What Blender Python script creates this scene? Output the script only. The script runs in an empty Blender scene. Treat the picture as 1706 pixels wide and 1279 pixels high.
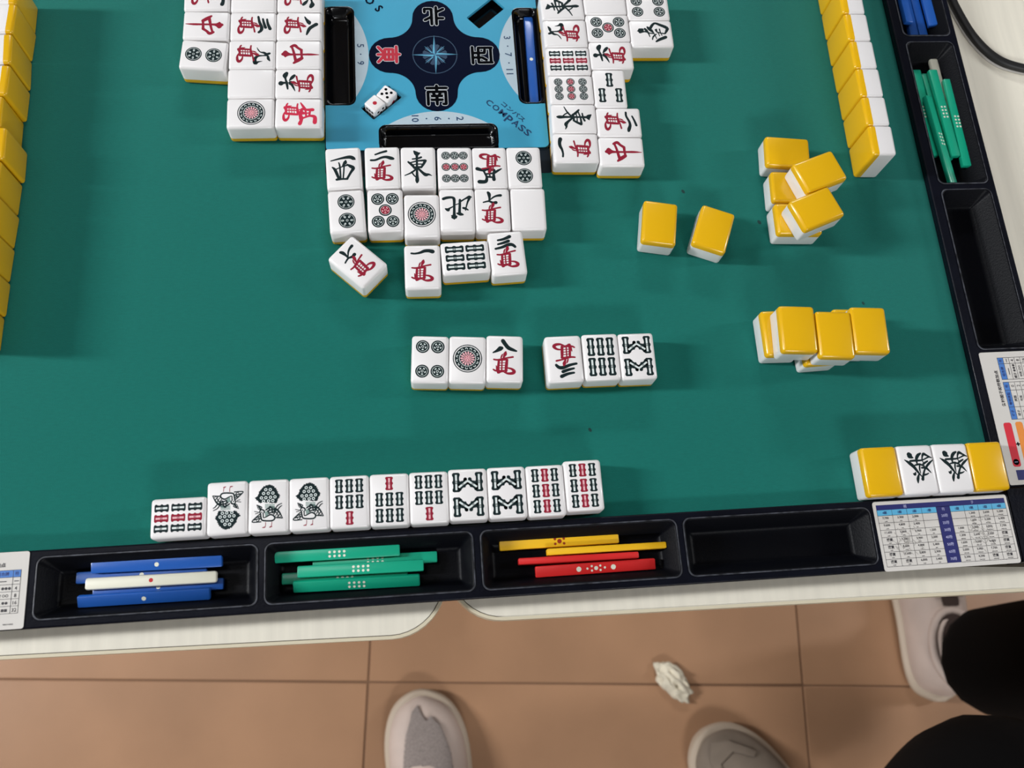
import bpy, bmesh, math, random
from mathutils import Matrix, Vector
random.seed(7)
SC = bpy.context.scene
COL = SC.collection
MM = 0.001
ZF = 0.770           # height of the felt above the floor, metres; table coordinates below are millimetres from the felt centre

# ---------------------------------------------------------------- camera
cam_d = bpy.data.cameras.new('camera')
cam = bpy.data.objects.new('camera', cam_d); COL.objects.link(cam)
cam_d.sensor_fit = 'HORIZONTAL'; cam_d.sensor_width = 36.0; cam_d.lens = 30.88
cam_d.clip_start = 0.01; cam_d.clip_end = 50
cam.matrix_world = Matrix(((0.99438857, 0.04388657, -0.09625660, -0.01395),
                           (-0.07031627, 0.95399814, -0.29145010, -0.37374),
                           (0.07903787, 0.29658306, 0.95173079, ZF + 0.48595),
                           (0, 0, 0, 1)))
cam_d.dof.use_dof = True; cam_d.dof.focus_distance = 0.53; cam_d.dof.aperture_fstop = 10
SC.camera = cam

# ---------------------------------------------------------------- light
w = bpy.data.worlds.new('room_light'); SC.world = w; w.use_nodes = True
w.node_tree.nodes['Background'].inputs[0].default_value = (0.9, 0.95, 1.0, 1)
w.node_tree.nodes['Background'].inputs[1].default_value = 0.3
def lamp(name, loc, size, power, col=(.96, .98, 1)):
    d = bpy.data.lights.new(name, 'AREA'); d.shape = 'RECTANGLE'; d.size = size[0]; d.size_y = size[1]
    d.energy = power; d.color = col
    o = bpy.data.objects.new(name, d); COL.objects.link(o); o.location = loc
    o.rotation_euler = (Vector((0, 0, ZF)) - Vector(loc)).to_track_quat('-Z', 'Y').to_euler()
    return o
lamp('ceiling_tube_light', (-0.55, 0.15, 2.66), (0.5, 1.3), 9)
lamp('ceiling_tube_light', (-3.0, 0.1, 2.60), (0.25, 1.3), 235)
lamp('ceiling_tube_light', (3.1, 0.1, 2.60), (0.25, 1.3), 62)
lamp('ceiling_tube_light', (0.3, 3.0, 2.60), (1.3, 0.25), 48)
lamp('ceiling_tube_light', (0.6, -3.2, 2.60), (1.3, 0.3), 62)
SC.view_settings.view_transform = 'Standard'; SC.view_settings.look = 'None'
SC.view_settings.gamma = 1; SC.view_settings.use_curve_mapping = False
SC.view_settings.exposure = -0.35

# ---------------------------------------------------------------- materials
def lin(c):
    return tuple(((v / 255) / 12.92 if v <= 10 else (((v / 255) + .055) / 1.055) ** 2.4) for v in c)
def mat(name, rgb, rough=.5, coat=0, noise=None, bump=None, spec=.5, sheen=0):
    """rgb in 0-255; noise=(scale, amount) varies the colour, bump=(scale, strength)"""
    m = bpy.data.materials.new(name); m.use_nodes = True
    nt = m.node_tree; b = nt.nodes['Principled BSDF']
    c = lin(rgb) + (1,)
    b.inputs['Base Color'].default_value = c; b.inputs['Roughness'].default_value = rough
    b.inputs['Coat Weight'].default_value = coat; b.inputs['Coat Roughness'].default_value = .12
    b.inputs['Specular IOR Level'].default_value = spec
    if sheen: b.inputs['Sheen Weight'].default_value = sheen
    if noise or bump:
        tc = nt.nodes.new('ShaderNodeTexCoord')
    if noise:
        n = nt.nodes.new('ShaderNodeTexNoise'); n.inputs['Scale'].default_value = noise[0]; n.inputs['Detail'].default_value = 5
        if len(noise) > 2:
            mp = nt.nodes.new('ShaderNodeMapping'); mp.inputs['Scale'].default_value = noise[2]
            nt.links.new(tc.outputs['Object'], mp.inputs[0]); nt.links.new(mp.outputs[0], n.inputs['Vector'])
        else:
            nt.links.new(tc.outputs['Object'], n.inputs['Vector'])
        r = nt.nodes.new('ShaderNodeMapRange'); r.inputs[1].default_value = .3; r.inputs[2].default_value = .7
        r.inputs[3].default_value = 1 - noise[1]; r.inputs[4].default_value = 1 + noise[1]
        mx = nt.nodes.new('ShaderNodeVectorMath'); mx.operation = 'SCALE'; mx.inputs[0].default_value = c[:3]
        nt.links.new(n.outputs['Fac'], r.inputs[0]); nt.links.new(r.outputs[0], mx.inputs['Scale'])
        nt.links.new(mx.outputs[0], b.inputs['Base Color'])
    if bump:
        n2 = nt.nodes.new('ShaderNodeTexNoise'); n2.inputs['Scale'].default_value = bump[0]; n2.inputs['Detail'].default_value = 3
        bp_ = nt.nodes.new('ShaderNodeBump'); bp_.inputs['Strength'].default_value = bump[1]; bp_.inputs['Distance'].default_value = .0004
        nt.links.new(tc.outputs['Object'], n2.inputs['Vector']); nt.links.new(n2.outputs['Fac'], bp_.inputs['Height'])
        nt.links.new(bp_.outputs[0], b.inputs['Normal'])
    return m
M = dict(
    felt=mat('green_felt', (11, 102, 92), .95, noise=(260, .05, (1, 4, 1)), bump=(1800, .5), spec=.15, sheen=.15),
    tile=mat('white_tile_resin', (230, 227, 226), .3, .25),
    back=mat('orange_tile_resin', (224, 173, 14), .25, .3),
    ink=mat('black_green_engraving_paint', (8, 30, 32), .6, spec=.2),
    red=mat('dark_red_engraving_paint', (140, 22, 46), .6, spec=.2),
    scarlet=mat('bright_red_engraving_paint', (196, 22, 62), .45),
    pale=mat('pale_engraving', (214, 222, 220), .4),
    pink=mat('pink_engraving', (226, 172, 178), .4),
    grey=mat('grey_green_engraving', (120, 145, 138), .5),
    rail=mat('dark_navy_rail_plastic', (11, 13, 22), .38, .05, noise=(35, .3), bump=(700, .35), spec=.1),
    well=mat('black_tray_plastic', (5, 6, 11), .45, .0, bump=(900, .3), spec=.1),
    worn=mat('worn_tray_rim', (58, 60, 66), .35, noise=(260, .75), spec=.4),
    framep=mat('dark_console_frame', (8, 20, 30), .5, spec=.15),
    stain=mat('dark_felt_stain', (8, 52, 50), .95),
    gloss=mat('glossy_black_plastic', (3, 4, 7), .12, .25, spec=.3),
    blue=mat('sky_blue_console', (60, 152, 184), .35, .1, noise=(14, .04), spec=.3),
    navy=mat('navy_print', (2, 9, 32), .6, 0, spec=.05),
    navy2=mat('dark_blue_lettering', (8, 52, 92), .35),
    oval=mat('pale_blue_grey_print', (172, 190, 200), .35, .2),
    rose1=mat('compass_rose_light', (84, 160, 190), .35), rose2=mat('compass_rose_dark', (24, 62, 96), .35),
    ring=mat('compass_ring', (30, 58, 84), .35),
    white=mat('white_print', (205, 210, 215), .4), black=mat('black_print', (2, 3, 6), .75, spec=.04), pred=mat('red_print', (176, 14, 44), .4),
    paper=mat('white_laminated_sheet', (206, 202, 196), .4, .1, noise=(25, .04)),
    pnavy=mat('navy_sheet_ink', (30, 34, 100), .45), pcyan=mat('light_blue_sheet_ink', (88, 172, 212), .45), pblue=mat('blue_sheet_ink', (66, 118, 190), .45),
    pline=mat('grey_black_sheet_ink', (52, 50, 54), .5), pwhite=mat('white_sheet_ink', (176, 178, 214), .5), pred2=mat('red_sheet_ink', (204, 30, 50), .45), porange=mat('orange_sheet_ink', (222, 134, 50), .45),
    smear=mat('worn_grey_smear', (172, 168, 162), .5),
    sblue=mat('blue_stick_plastic', (31, 90, 176), .35, .2), sgreen=mat('green_stick_plastic', (18, 168, 132), .35, .2), scream=mat('cream_stick_plastic', (224, 222, 204), .4),
    syellow=mat('yellow_stick_plastic', (240, 186, 26), .42), sred=mat('red_stick_plastic', (214, 36, 36), .42),
    dot=mat('cream_dot', (232, 232, 214), .4), reddot=mat('red_dot', (186, 24, 34), .4), maroon=mat('brown_red_dot', (150, 44, 20), .4),
    laminate=mat('off_white_woodgrain_laminate', (228, 222, 206), .45, noise=(9, .06, (18, 1, 1)), bump=(300, .1)),
    band=mat('cream_edge_band', (214, 204, 178), .45), seam=mat('dark_seam', (96, 88, 74), .7),
    cable=mat('black_rubber_cable', (14, 14, 15), .5), clip=mat('pale_grey_strip', (170, 166, 160), .5),
    floor=mat('brown_beige_floor_tile', (164, 125, 95), .33, .1, noise=(4.5, .14)), grout=mat('brown_grout', (118, 86, 62), .8),
    metal=mat('grey_steel_leg', (120, 120, 124), .35), case=mat('dark_table_case', (30, 32, 40), .5),
    shoe=mat('off_white_shoe_leather', (196, 176, 164), .6, noise=(30, .06)), mesh=mat('grey_shoe_mesh', (140, 128, 122), .9, noise=(600, .25), bump=(900, .8)),
    shoe2=mat('shaded_grey_shoe', (128, 114, 100), .8, noise=(35, .1)), sole=mat('cream_rubber_sole', (186, 168, 148), .6),
    lace=mat('pale_lace', (176, 156, 144), .8), lining=mat('dark_lining', (58, 42, 36), .9), orange=mat('orange_red_lining', (176, 92, 66), .8),
    cloth=mat('black_trouser_cloth', (9, 9, 10), .95, noise=(8, .2), spec=.1), tissue=mat('crumpled_white_paper', (214, 204, 182), .8, noise=(60, .15)),
    plaster=mat('pale_plaster', (128, 130, 132), .9),
    skin=mat('skin', (190, 140, 116), .6),
)

# ---------------------------------------------------------------- helpers
def tag(o, label=None, cat=None, group=None, kind=None):
    if label: o['label'] = label
    if cat: o['category'] = cat
    if group: o['group'] = group
    if kind: o['kind'] = kind
    return o
def P(x, y, z=0): return Vector((x * MM, y * MM, ZF + z * MM))
def root(name, x, y, z=0, yaw=0, label=None, cat=None, group=None):
    o = bpy.data.objects.new(name, None); COL.objects.link(o); o.empty_display_size = .01
    o.location = P(x, y, z); o.rotation_euler = (0, 0, math.radians(yaw))
    return tag(o, label, cat, group)
def link(name, me, parent=None, mats=None, label=None, smooth=None):
    o = bpy.data.objects.new(name, me); COL.objects.link(o)
    if parent is not None: o.parent = parent
    if mats:
        for m_ in (mats if isinstance(mats, (list, tuple)) else [mats]): me.materials.append(M[m_])
    if smooth:
        for p in me.polygons: p.use_smooth = True
    if label: o['label'] = label
    return o
def newmesh(name, verts, faces, mi=None, scale=MM):
    me = bpy.data.meshes.new(name)
    me.from_pydata([tuple(c * scale for c in v) for v in verts], [], faces)
    if mi: 
        for p, i in zip(me.polygons, mi): p.material_index = i
    me.update(); return me
class MB:
    """collects flat and solid shapes, millimetres"""
    def __init__(s): s.v = []; s.f = []; s.m = []; s.k = 0
    def add(s, vs, fs, mi=0):
        n = len(s.v); s.v += [tuple(v) for v in vs]; s.f += [tuple(i + n for i in f) for f in fs]; s.m += [mi] * len(fs)
    def box(s, x0, x1, y0, y1, z0, z1, mi=0):
        s.add([(x, y, z) for z in (z0, z1) for y in (y0, y1) for x in (x0, x1)],
              [(0, 2, 3, 1), (4, 5, 7, 6), (0, 1, 5, 4), (2, 6, 7, 3), (0, 4, 6, 2), (1, 3, 7, 5)], mi)
    def poly(s, pts, z, mi=0): s.add([(x, y, z) for x, y in pts], [tuple(range(len(pts)))], mi)
    def rect(s, x0, x1, y0, y1, z, mi=0): s.poly([(x0, y0), (x1, y0), (x1, y1), (x0, y1)], z, mi)
    def disc(s, x, y, r, z, mi=0, n=24, ry=None, a=0):
        ry = ry or r; ca, sa = math.cos(a), math.sin(a)
        s.poly([(x + r * math.cos(2 * math.pi * i / n) * ca - ry * math.sin(2 * math.pi * i / n) * sa,
                 y + r * math.cos(2 * math.pi * i / n) * sa + ry * math.sin(2 * math.pi * i / n) * ca) for i in range(n)], z, mi)
    def ring(s, x, y, r0, r1, z, mi=0, n=32):
        vs = []; fs = []
        for i in range(n):
            c, q = math.cos(2 * math.pi * i / n), math.sin(2 * math.pi * i / n)
            vs += [(x + r0 * c, y + r0 * q, z), (x + r1 * c, y + r1 * q, z)]
            j = (i + 1) % n; fs.append((2 * i, 2 * i + 1, 2 * j + 1, 2 * j))
        s.add(vs, fs, mi)
    def stroke(s, pts, z, mi=0, sm=4):
        """brush stroke through (x, y, width) points; each a hair above the last so that crossings are clean"""
        s.k = (s.k + 1) % 24; z += s.k * .0018
        if len(pts) > 2:
            q = []
            for i in range(len(pts) - 1):
                p0 = pts[max(i - 1, 0)]; p1 = pts[i]; p2 = pts[i + 1]; p3 = pts[min(i + 2, len(pts) - 1)]
                for k in range(sm):
                    t = k / sm
                    q.append(tuple(.5 * (2 * b + (c - a) * t + (2 * a - 5 * b + 4 * c - d) * t * t + (3 * b - a - 3 * c + d) * t ** 3) for a, b, c, d in zip(p0, p1, p2, p3)))
            pts = q + [pts[-1]]
        L = []; R = []; n = len(pts)
        for i, (x, y, wd) in enumerate(pts):
            a = pts[max(i - 1, 0)]; b = pts[min(i + 1, n - 1)]
            dx, dy = b[0] - a[0], b[1] - a[1]; l = math.hypot(dx, dy) or 1; nx, ny = -dy / l, dx / l
            wd = max(wd, .05) / 2
            L.append((x + nx * wd, y + ny * wd, z)); R.append((x - nx * wd, y - ny * wd, z))
        s.add(L + R, [(i, i + 1, n + i + 1, n + i) for i in range(n - 1)], mi)
        for j, (x, y, wd) in enumerate((pts[0], pts[-1])): s.disc(x, y, max(wd, .05) / 2 * .96, z - .0006 * (j + 1), mi, 10)
    def mesh(s, name): return newmesh(name, s.v, s.f, s.m)
    def build(s, name, mats, parent=None, label=None): return link(name, s.mesh(name), parent, mats, label)
def rr(x0, x1, y0, y1, r, n=6):
    pts = []
    for cx, cy, a0 in ((x1 - r, y1 - r, 0), (x0 + r, y1 - r, 90), (x0 + r, y0 + r, 180), (x1 - r, y0 + r, 270)):
        for i in range(n + 1):
            a = math.radians(a0 + 90 * i / n); pts.append((cx + r * math.cos(a), cy + r * math.sin(a)))
    return pts
def plate(name, loops, z0, z1, mats, parent=None, bevel=0, label=None):
    """a flat plate with holes, from closed outlines, with real thickness"""
    cu = bpy.data.curves.new(name, 'CURVE'); cu.dimensions = '2D'; cu.fill_mode = 'BOTH'
    for lp in loops:
        sp = cu.splines.new('POLY'); sp.points.add(len(lp) - 1); sp.use_cyclic_u = True
        for q, (x, y) in zip(sp.points, lp): q.co = (x * MM, y * MM, 0, 1)
    cu.extrude = (z1 - z0) / 2 * MM - bevel * MM
    if bevel: cu.bevel_depth = bevel * MM; cu.bevel_resolution = 2; cu.offset = -bevel * MM
    t = bpy.data.objects.new('tmp', cu); COL.objects.link(t)
    me = bpy.data.meshes.new_from_object(t.evaluated_get(bpy.context.evaluated_depsgraph_get()))
    bpy.data.objects.remove(t); bpy.data.curves.remove(cu)
    me.transform(Matrix.Translation((0, 0, (z0 + z1) / 2 * MM))); me.name = name
    return link(name, me, parent, mats, label)
TXT = {}
def text_into(mb, body, cx, cy, h, rot, z, mi=0, bold=0, xs=1.0, fit=None):
    """lettering as flat shapes, cx cy = centre, h = cap height in mm"""
    key = (body, bold)
    if key not in TXT:
        cu = bpy.data.curves.new('txt', 'FONT'); cu.body = body; cu.size = 1; cu.resolution_u = 2; cu.offset = bold
        t = bpy.data.objects.new('tmp', cu); COL.objects.link(t)
        me = bpy.data.meshes.new_from_object(t.evaluated_get(bpy.context.evaluated_depsgraph_get()))
        vs = [(v.co.x, v.co.y) for v in me.vertices]; fs = [tuple(p.vertices) for p in me.polygons]
        bpy.data.objects.remove(t); bpy.data.curves.remove(cu); bpy.data.meshes.remove(me)
        TXT[key] = (vs, fs)
    vs, fs = TXT[key]
    if not vs: return
    xa, xb = min(v[0] for v in vs), max(v[0] for v in vs); ya, yb = min(v[1] for v in vs), max(v[1] for v in vs)
    k = h / max(yb - ya, 1e-6); kx = k * xs
    if fit: kx = fit / max(xb - xa, 1e-6)
    c, s_ = math.cos(math.radians(rot)), math.sin(math.radians(rot))
    out = []
    for x, y in vs:
        u, v = (x - (xa + xb) / 2) * kx, (y - (ya + yb) / 2) * k
        out.append((cx + u * c - v * s_, cy + u * s_ + v * c, z))
    mb.add(out, fs, mi)
def rbox_mesh(name, sx, sy, sz, r, seg=3, z0=0, cut=None):
    """rounded box standing on z0; cut=(z, keep_above) slices it"""
    bm = bmesh.new(); bmesh.ops.create_cube(bm, size=1)
    bmesh.ops.scale(bm, vec=(sx, sy, sz), verts=bm.verts)
    bmesh.ops.bevel(bm, geom=bm.edges[:], offset=r, segments=seg, profile=.5, affect='EDGES')
    bmesh.ops.translate(bm, vec=(0, 0, sz / 2 + z0), verts=bm.verts)
    if cut:
        z, up = cut
        g = bmesh.ops.bisect_plane(bm, geom=bm.verts[:] + bm.edges[:] + bm.faces[:], plane_co=(0, 0, z), plane_no=(0, 0, 1), clear_inner=up, clear_outer=not up)
        bmesh.ops.holes_fill(bm, edges=[e for e in bm.edges if e.is_boundary], sides=0)
    bmesh.ops.scale(bm, vec=(MM, MM, MM), verts=bm.verts)
    bmesh.ops.recalc_face_normals(bm, faces=bm.faces)
    me = bpy.data.meshes.new(name); bm.to_mesh(me); bm.free()
    for p in me.polygons: p.use_smooth = True
    me.set_sharp_from_angle(angle=math.radians(38))
    return me
def bowl(name, x0, x1, y0, y1, zt, zb, inset, r, mats, parent, lip=.5):
    """a recessed tray with sloping walls, rounded corners and a raised lip"""
    loops = [(-.6, zt - .4), (-.5, zt + lip * .6), (.2, zt + lip), (.9, zt), (inset - .6, zb + 1.6), (inset + .4, zb + .4), (inset + 2, zb)]
    vs = []; fs = []; n = None
    for k, (d, z) in enumerate(loops):
        lp = rr(x0 + d, x1 - d, y0 + d, y1 - d, max(r - d * .5, 1.2)); n = len(lp)
        vs += [(x, y, z) for x, y in lp]
        if k:
            a, b = (k - 1) * n, k * n
            fs += [(a + i, a + (i + 1) % n, b + (i + 1) % n, b + i) for i in range(n)]
    fs.append(tuple(range((len(loops) - 1) * n, len(loops) * n)))
    me = newmesh(name, vs, fs); o = link(name, me, parent, mats)
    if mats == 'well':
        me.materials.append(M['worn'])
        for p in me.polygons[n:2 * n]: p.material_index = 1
    for p in me.polygons[:-1]: p.use_smooth = True
    me.set_sharp_from_angle(angle=math.radians(50))
    return o
def tube_mesh(name, pts, r, n=10, scale=MM):
    vs = []; fs = []
    pts = [Vector(p) for p in pts]
    for i, p in enumerate(pts):
        d = (pts[min(i + 1, len(pts) - 1)] - pts[max(i - 1, 0)]).normalized()
        u = d.cross(Vector((0, 0, 1))); u = u.normalized() if u.length > 1e-3 else Vector((1, 0, 0)); v = u.cross(d)
        rad = r[i] if isinstance(r, (list, tuple)) else r
        for k in range(n):
            a = 2 * math.pi * k / n; vs.append(tuple(p + (u * math.cos(a) + v * math.sin(a)) * rad))
    for i in range(len(pts) - 1):
        for k in range(n):
            fs.append((i * n + k, i * n + (k + 1) % n, (i + 1) * n + (k + 1) % n, (i + 1) * n + k))
    fs += [tuple(range(n)), tuple(range((len(pts) - 1) * n, len(pts) * n))]
    me = newmesh(name, vs, fs, scale=scale)
    for p in me.polygons: p.use_smooth = True
    return me

# ---------------------------------------------------------------- data: brush strokes (x, y, width in 0.1 mm) and tile places (mm)
GLYPH={'one':[[-63,86,8,-41,84,8,-13,89,10,12,99,13,37,101,14,61,95,17]],'wan':[[6,40,7,3,29,13,-2,16,9,-8,4,5],[-21,4,5,-16,18,6,-11,27,3],[-62,-6,6,-37,-8,7,0,2,6,47,11,7],[-33,-11,8,-35,-37,9,-37,-62,9,-32,-82,11],[-33,-11,6,-1,-7,6,16,-7,7],[-15,-9,5,-17,-76,5],[13,-7,9,10,-37,11,7,-74,10],[-34,-27,3,11,-24,3],[-35,-42,3,10,-39,3],[-35,-57,3,10,-54,3],[-48,-43,3,-44,-64,7,-37,-84,9],[-64,-66,6,-44,-74,7,13,-70,5],[-37,-84,5,-12,-78,4],[14,-55,5,38,-60,8,54,-75,12,44,-86,11,17,-88,8,-8,-78,4]],'two':[[-41,86,7,-6,99,9,26,108,10],[-68,48,9,-40,49,9,-4,64,10,24,68,12,52,59,15,66,55,11]],'three':[[-67,32,9,-29,39,11,13,53,14,36,50,13,50,36,11],[-50,60,8,-17,67,11,15,77,13],[-48,86,8,-13,91,11,25,105,14]],'five':[[-70,12,5,-46,26,10,-26,41,9],[-9,16,11,-26,22,11,-21,46,10,-21,85,15],[-9,16,11,17,15,10,39,22,11,77,10,16],[40,22,9,30,47,8,22,70,10,30,98,15,68,99,17],[-18,42,8,27,47,8],[-18,70,8,24,65,9],[10,16,7,4,47,6,1,67,6]],'six':[[69,71,15,51,80,20,29,77,8,-3,69,11,-43,63,7],[-3,104,22,0,91,12,1,64,7],[53,24,12,37,38,14,15,54,4],[-1,44,21,-12,39,12,-35,28,8,-58,19,3]],'seven':[[-23,112,11,-17,99,14,-16,74,9,-18,52,8],[-54,46,6,-32,52,7,-17,53,8,3,43,11,22,44,14],[52,92,12,28,89,9,8,80,7,-12,63,5,-27,52,4]],'eight':[[-66,35,5,-45,46,11,-25,60,18,-17,63,14],[-10,107,16,4,86,15,22,65,15,47,54,12,67,47,7]],'nine':[[50,109,5,34,100,12,13,94,8,12,64,6,16,36,10,37,18,15,67,22,16,58,38,8,53,64,2],[-4,107,10,2,89,12,-9,73,10,-14,52,5,-31,38,5,-48,30,2]],'east':[[-23,108,7,-7,91,20,12,95,5],[-6,95,13,-7,48,9,-8,-44,10,-8,-90,15,-9,-105,9],[-34,54,6,-1,58,8,19,66,9],[-59,34,8,-38,14,11,-21,-9,9],[-46,29,6,-2,41,7,41,44,10],[44,42,12,30,15,10,17,-4,9],[-36,14,5,-2,19,5,29,18,6],[-25,-6,10,-3,-2,9,19,-2,9],[-17,-19,8,-43,-40,7,-81,-58,4],[-41,-33,5,-26,-58,6,-10,-74,4],[3,-14,9,25,-39,11,44,-54,15,61,-52,9,80,-60,3]],'west':[[-73,51,5,-13,65,9,39,71,15,62,60,15,71,53,5],[14,48,7,10,34,15,-6,14,5],[-27,37,5,-22,10,7,-21,-70,7],[4,16,6,-2,-38,6,-7,-75,6],[-66,7,6,-51,-12,12,-31,-72,11],[-51,-10,5,-12,7,5,24,17,7],[22,21,7,43,7,14,57,-6,14,41,-33,10,16,-76,9],[-45,-77,10,-13,-75,8,18,-76,9]],'north':[[81,-73,12,60,-80,12,30,-82,10,17,-71,12,17,-28,10,19,32,12,20,52,23,20,63,4],[33,40,7,20,47,18,5,44,7],[69,-6,7,54,1,14,46,-1,5],[57,-3,8,24,-21,5],[12,-32,4,-11,-40,4],[-18,-65,10,-16,-27,10,-13,16,11,-15,27,12],[2,24,7,-16,29,14,-32,33,8],[-23,-55,7,-52,-74,7,-75,-83,14,-85,-83,7],[-76,-78,11,-63,-48,7,-52,-9,5],[-36,-11,9,-49,-7,10,-65,3,5],[-49,-5,6,-49,7,3]],'south':[[16,91,6,19,77,23,27,60,15],[8,77,13,12,45,7,1,15,6,-3,-10,6],[34,42,10,21,33,12,-1,21,7,-28,15,4],[46,23,10,31,12,14,7,-7,6],[35,7,13,62,-10,12,77,-29,10,66,-58,13,41,-105,15,20,-102,12,-4,-88,7],[27,-26,5,9,-37,7,1,-58,6,-4,-86,6],[-8,-29,6,-27,-8,7,-50,0,5],[27,-4,5,-2,-15,5,-43,-29,4],[30,-34,7,15,-37,4],[32,-55,6,7,-59,5,-18,-67,4],[7,-41,4,-22,-51,4],[-65,-24,8,-50,-47,13,-31,-90,15]],'red_mid':[[-2,96,14,0,81,33,-2,62,16,-4,40,10,-4,-23,9,-4,-75,10,-6,-124,3],[53,48,10,63,24,14,46,6,11,29,-17,12],[55,43,9,18,31,10,-31,21,12,-54,14,15],[30,-17,12,-1,-18,10,-30,-21,10],[-31,-21,14,-49,6,16,-67,29,9]],'green':[[70,-58,3,43,-37,13,22,-15,12,6,12,9,-15,43,4],[37,-87,19,32,-78,21,24,-71,11,16,-68,4],[-97,-50,3,-72,-32,9,-51,-12,8,-36,8,7,-22,40,9,-16,58,12],[37,-50,8,7,-51,8,-23,-51,7,-46,-56,5,-76,-68,6,-92,-64,4],[-32,-91,7,-15,-81,12,-2,-61,11,0,-33,6],[-34,-49,5,-38,-70,6,-49,-87,11,-65,-79,8,-82,-69,6],[15,-24,5,-11,-29,8,-29,-23,7,-40,-18,6],[-34,-48,4,-42,-33,4],[-65,-45,6,-42,-33,8,-29,-23,5],[-13,-21,6,-9,2,6,-11,22,3],[-23,-8,7,-47,-7,9,-61,7,7,-73,23,3],[33,22,4,25,28,11,18,16,4],[2,30,6,12,54,11,15,76,5],[-27,33,8,-46,30,6,-59,24,3]],'bird':[[-33,-32,4,-33,-32,4],[-44,-30,3,-40,-20,4,-30,-19,4,-21,-26,4,-22,-35,3,-29,-41,2],[-44,-30,3,-40,-40,4,-37,-59,4,-32,-73,4,-14,-78,4,22,-79,4,34,-67,4,28,-54,4,11,-47,4,-9,-57,3,-24,-61,3,-25,-44,3],[-12,-21,4,8,-9,4,34,-15,4,55,-32,4,74,-67,2],[33,-64,3,74,-68,3],[-8,-32,3,16,-21,4,47,-27,3,62,-48,2],[2,-41,3,24,-33,4,44,-39,3,55,-66,2],[8,-6,6,29,-10,6],[3,-11,4,8,-25,4],[16,-9,4,23,-23,4],[29,-13,3,34,-34,4],[42,-21,3,29,-46,3],[-2,-24,3,5,-40,4],[19,-25,3,24,-38,4],[52,-32,3,37,-57,2],[62,-46,3,45,-63,2],[68,-56,2,57,-66,2],[37,-17,3,49,0,3,70,10,2],[48,-25,3,60,-9,3,71,-2,2],[-45,-43,3,-65,-60,3,-82,-81,3,-37,-82,3],[-42,-53,3,-60,-60,2],[-40,-64,3,-73,-71,3],[-53,-50,2,-45,-69,3,-55,-81,2],[-65,-62,2,-57,-81,2],[-59,8,2,-49,-16,2,-33,-7,3,-59,8,2],[-51,-1,3,-43,-10,5],[-71,-26,2,-48,-31,2],[-66,-39,2,-50,-35,2]],'bird_grey':[[-15,11,2,-15,-12,2],[-10,10,2,-10,-12,2],[-5,10,2,-5,-12,2],[0,10,2,1,-12,2],[6,10,2,6,-13,2],[11,9,2,11,-13,2],[16,9,2,16,-13,2],[21,9,2,21,-13,2],[26,9,2,26,-14,2],[31,8,2,31,-14,2],[-17,-28,2,-13,-55,2],[-14,-30,2,-10,-53,2],[-10,-31,2,-7,-51,2],[-6,-32,2,-4,-49,2],[-3,-33,2,-1,-47,2]],'bird_legs':[[-13,-86,2,-13,-99,2,-15,-109,2],[-29,-113,2,-19,-112,4,-14,-110,2],[19,-87,2,18,-100,2,16,-109,2],[7,-113,2,14,-111,4,20,-109,2]]}
TAIL=[[7,113],[23,106],[41,87],[49,68],[59,54],[57,44],[49,31],[44,13],[11,15],[-15,18],[-46,19],[-57,31],[-71,45],[-57,55],[-44,84],[-29,101],[-8,111]]
RINGS=[[-14,87],[9,86],[-25,67],[-1,67],[23,67],[-36,44],[-13,44],[11,45],[34,46],[-25,26],[1,26],[23,27]]
GROUPS = ['discards below the blue console', 'discards left of the blue console', 'discards right of the blue console', 'six open tiles in the middle of the felt', 'open hand along the bottom rail', 'two single face-down tiles', 'upper pile of face-down tiles', 'lower pile of face-down tiles', 'set of four tiles beside the score chart', 'standing hand on the right side of the felt', 'standing hand at the left edge of the felt']
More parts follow.
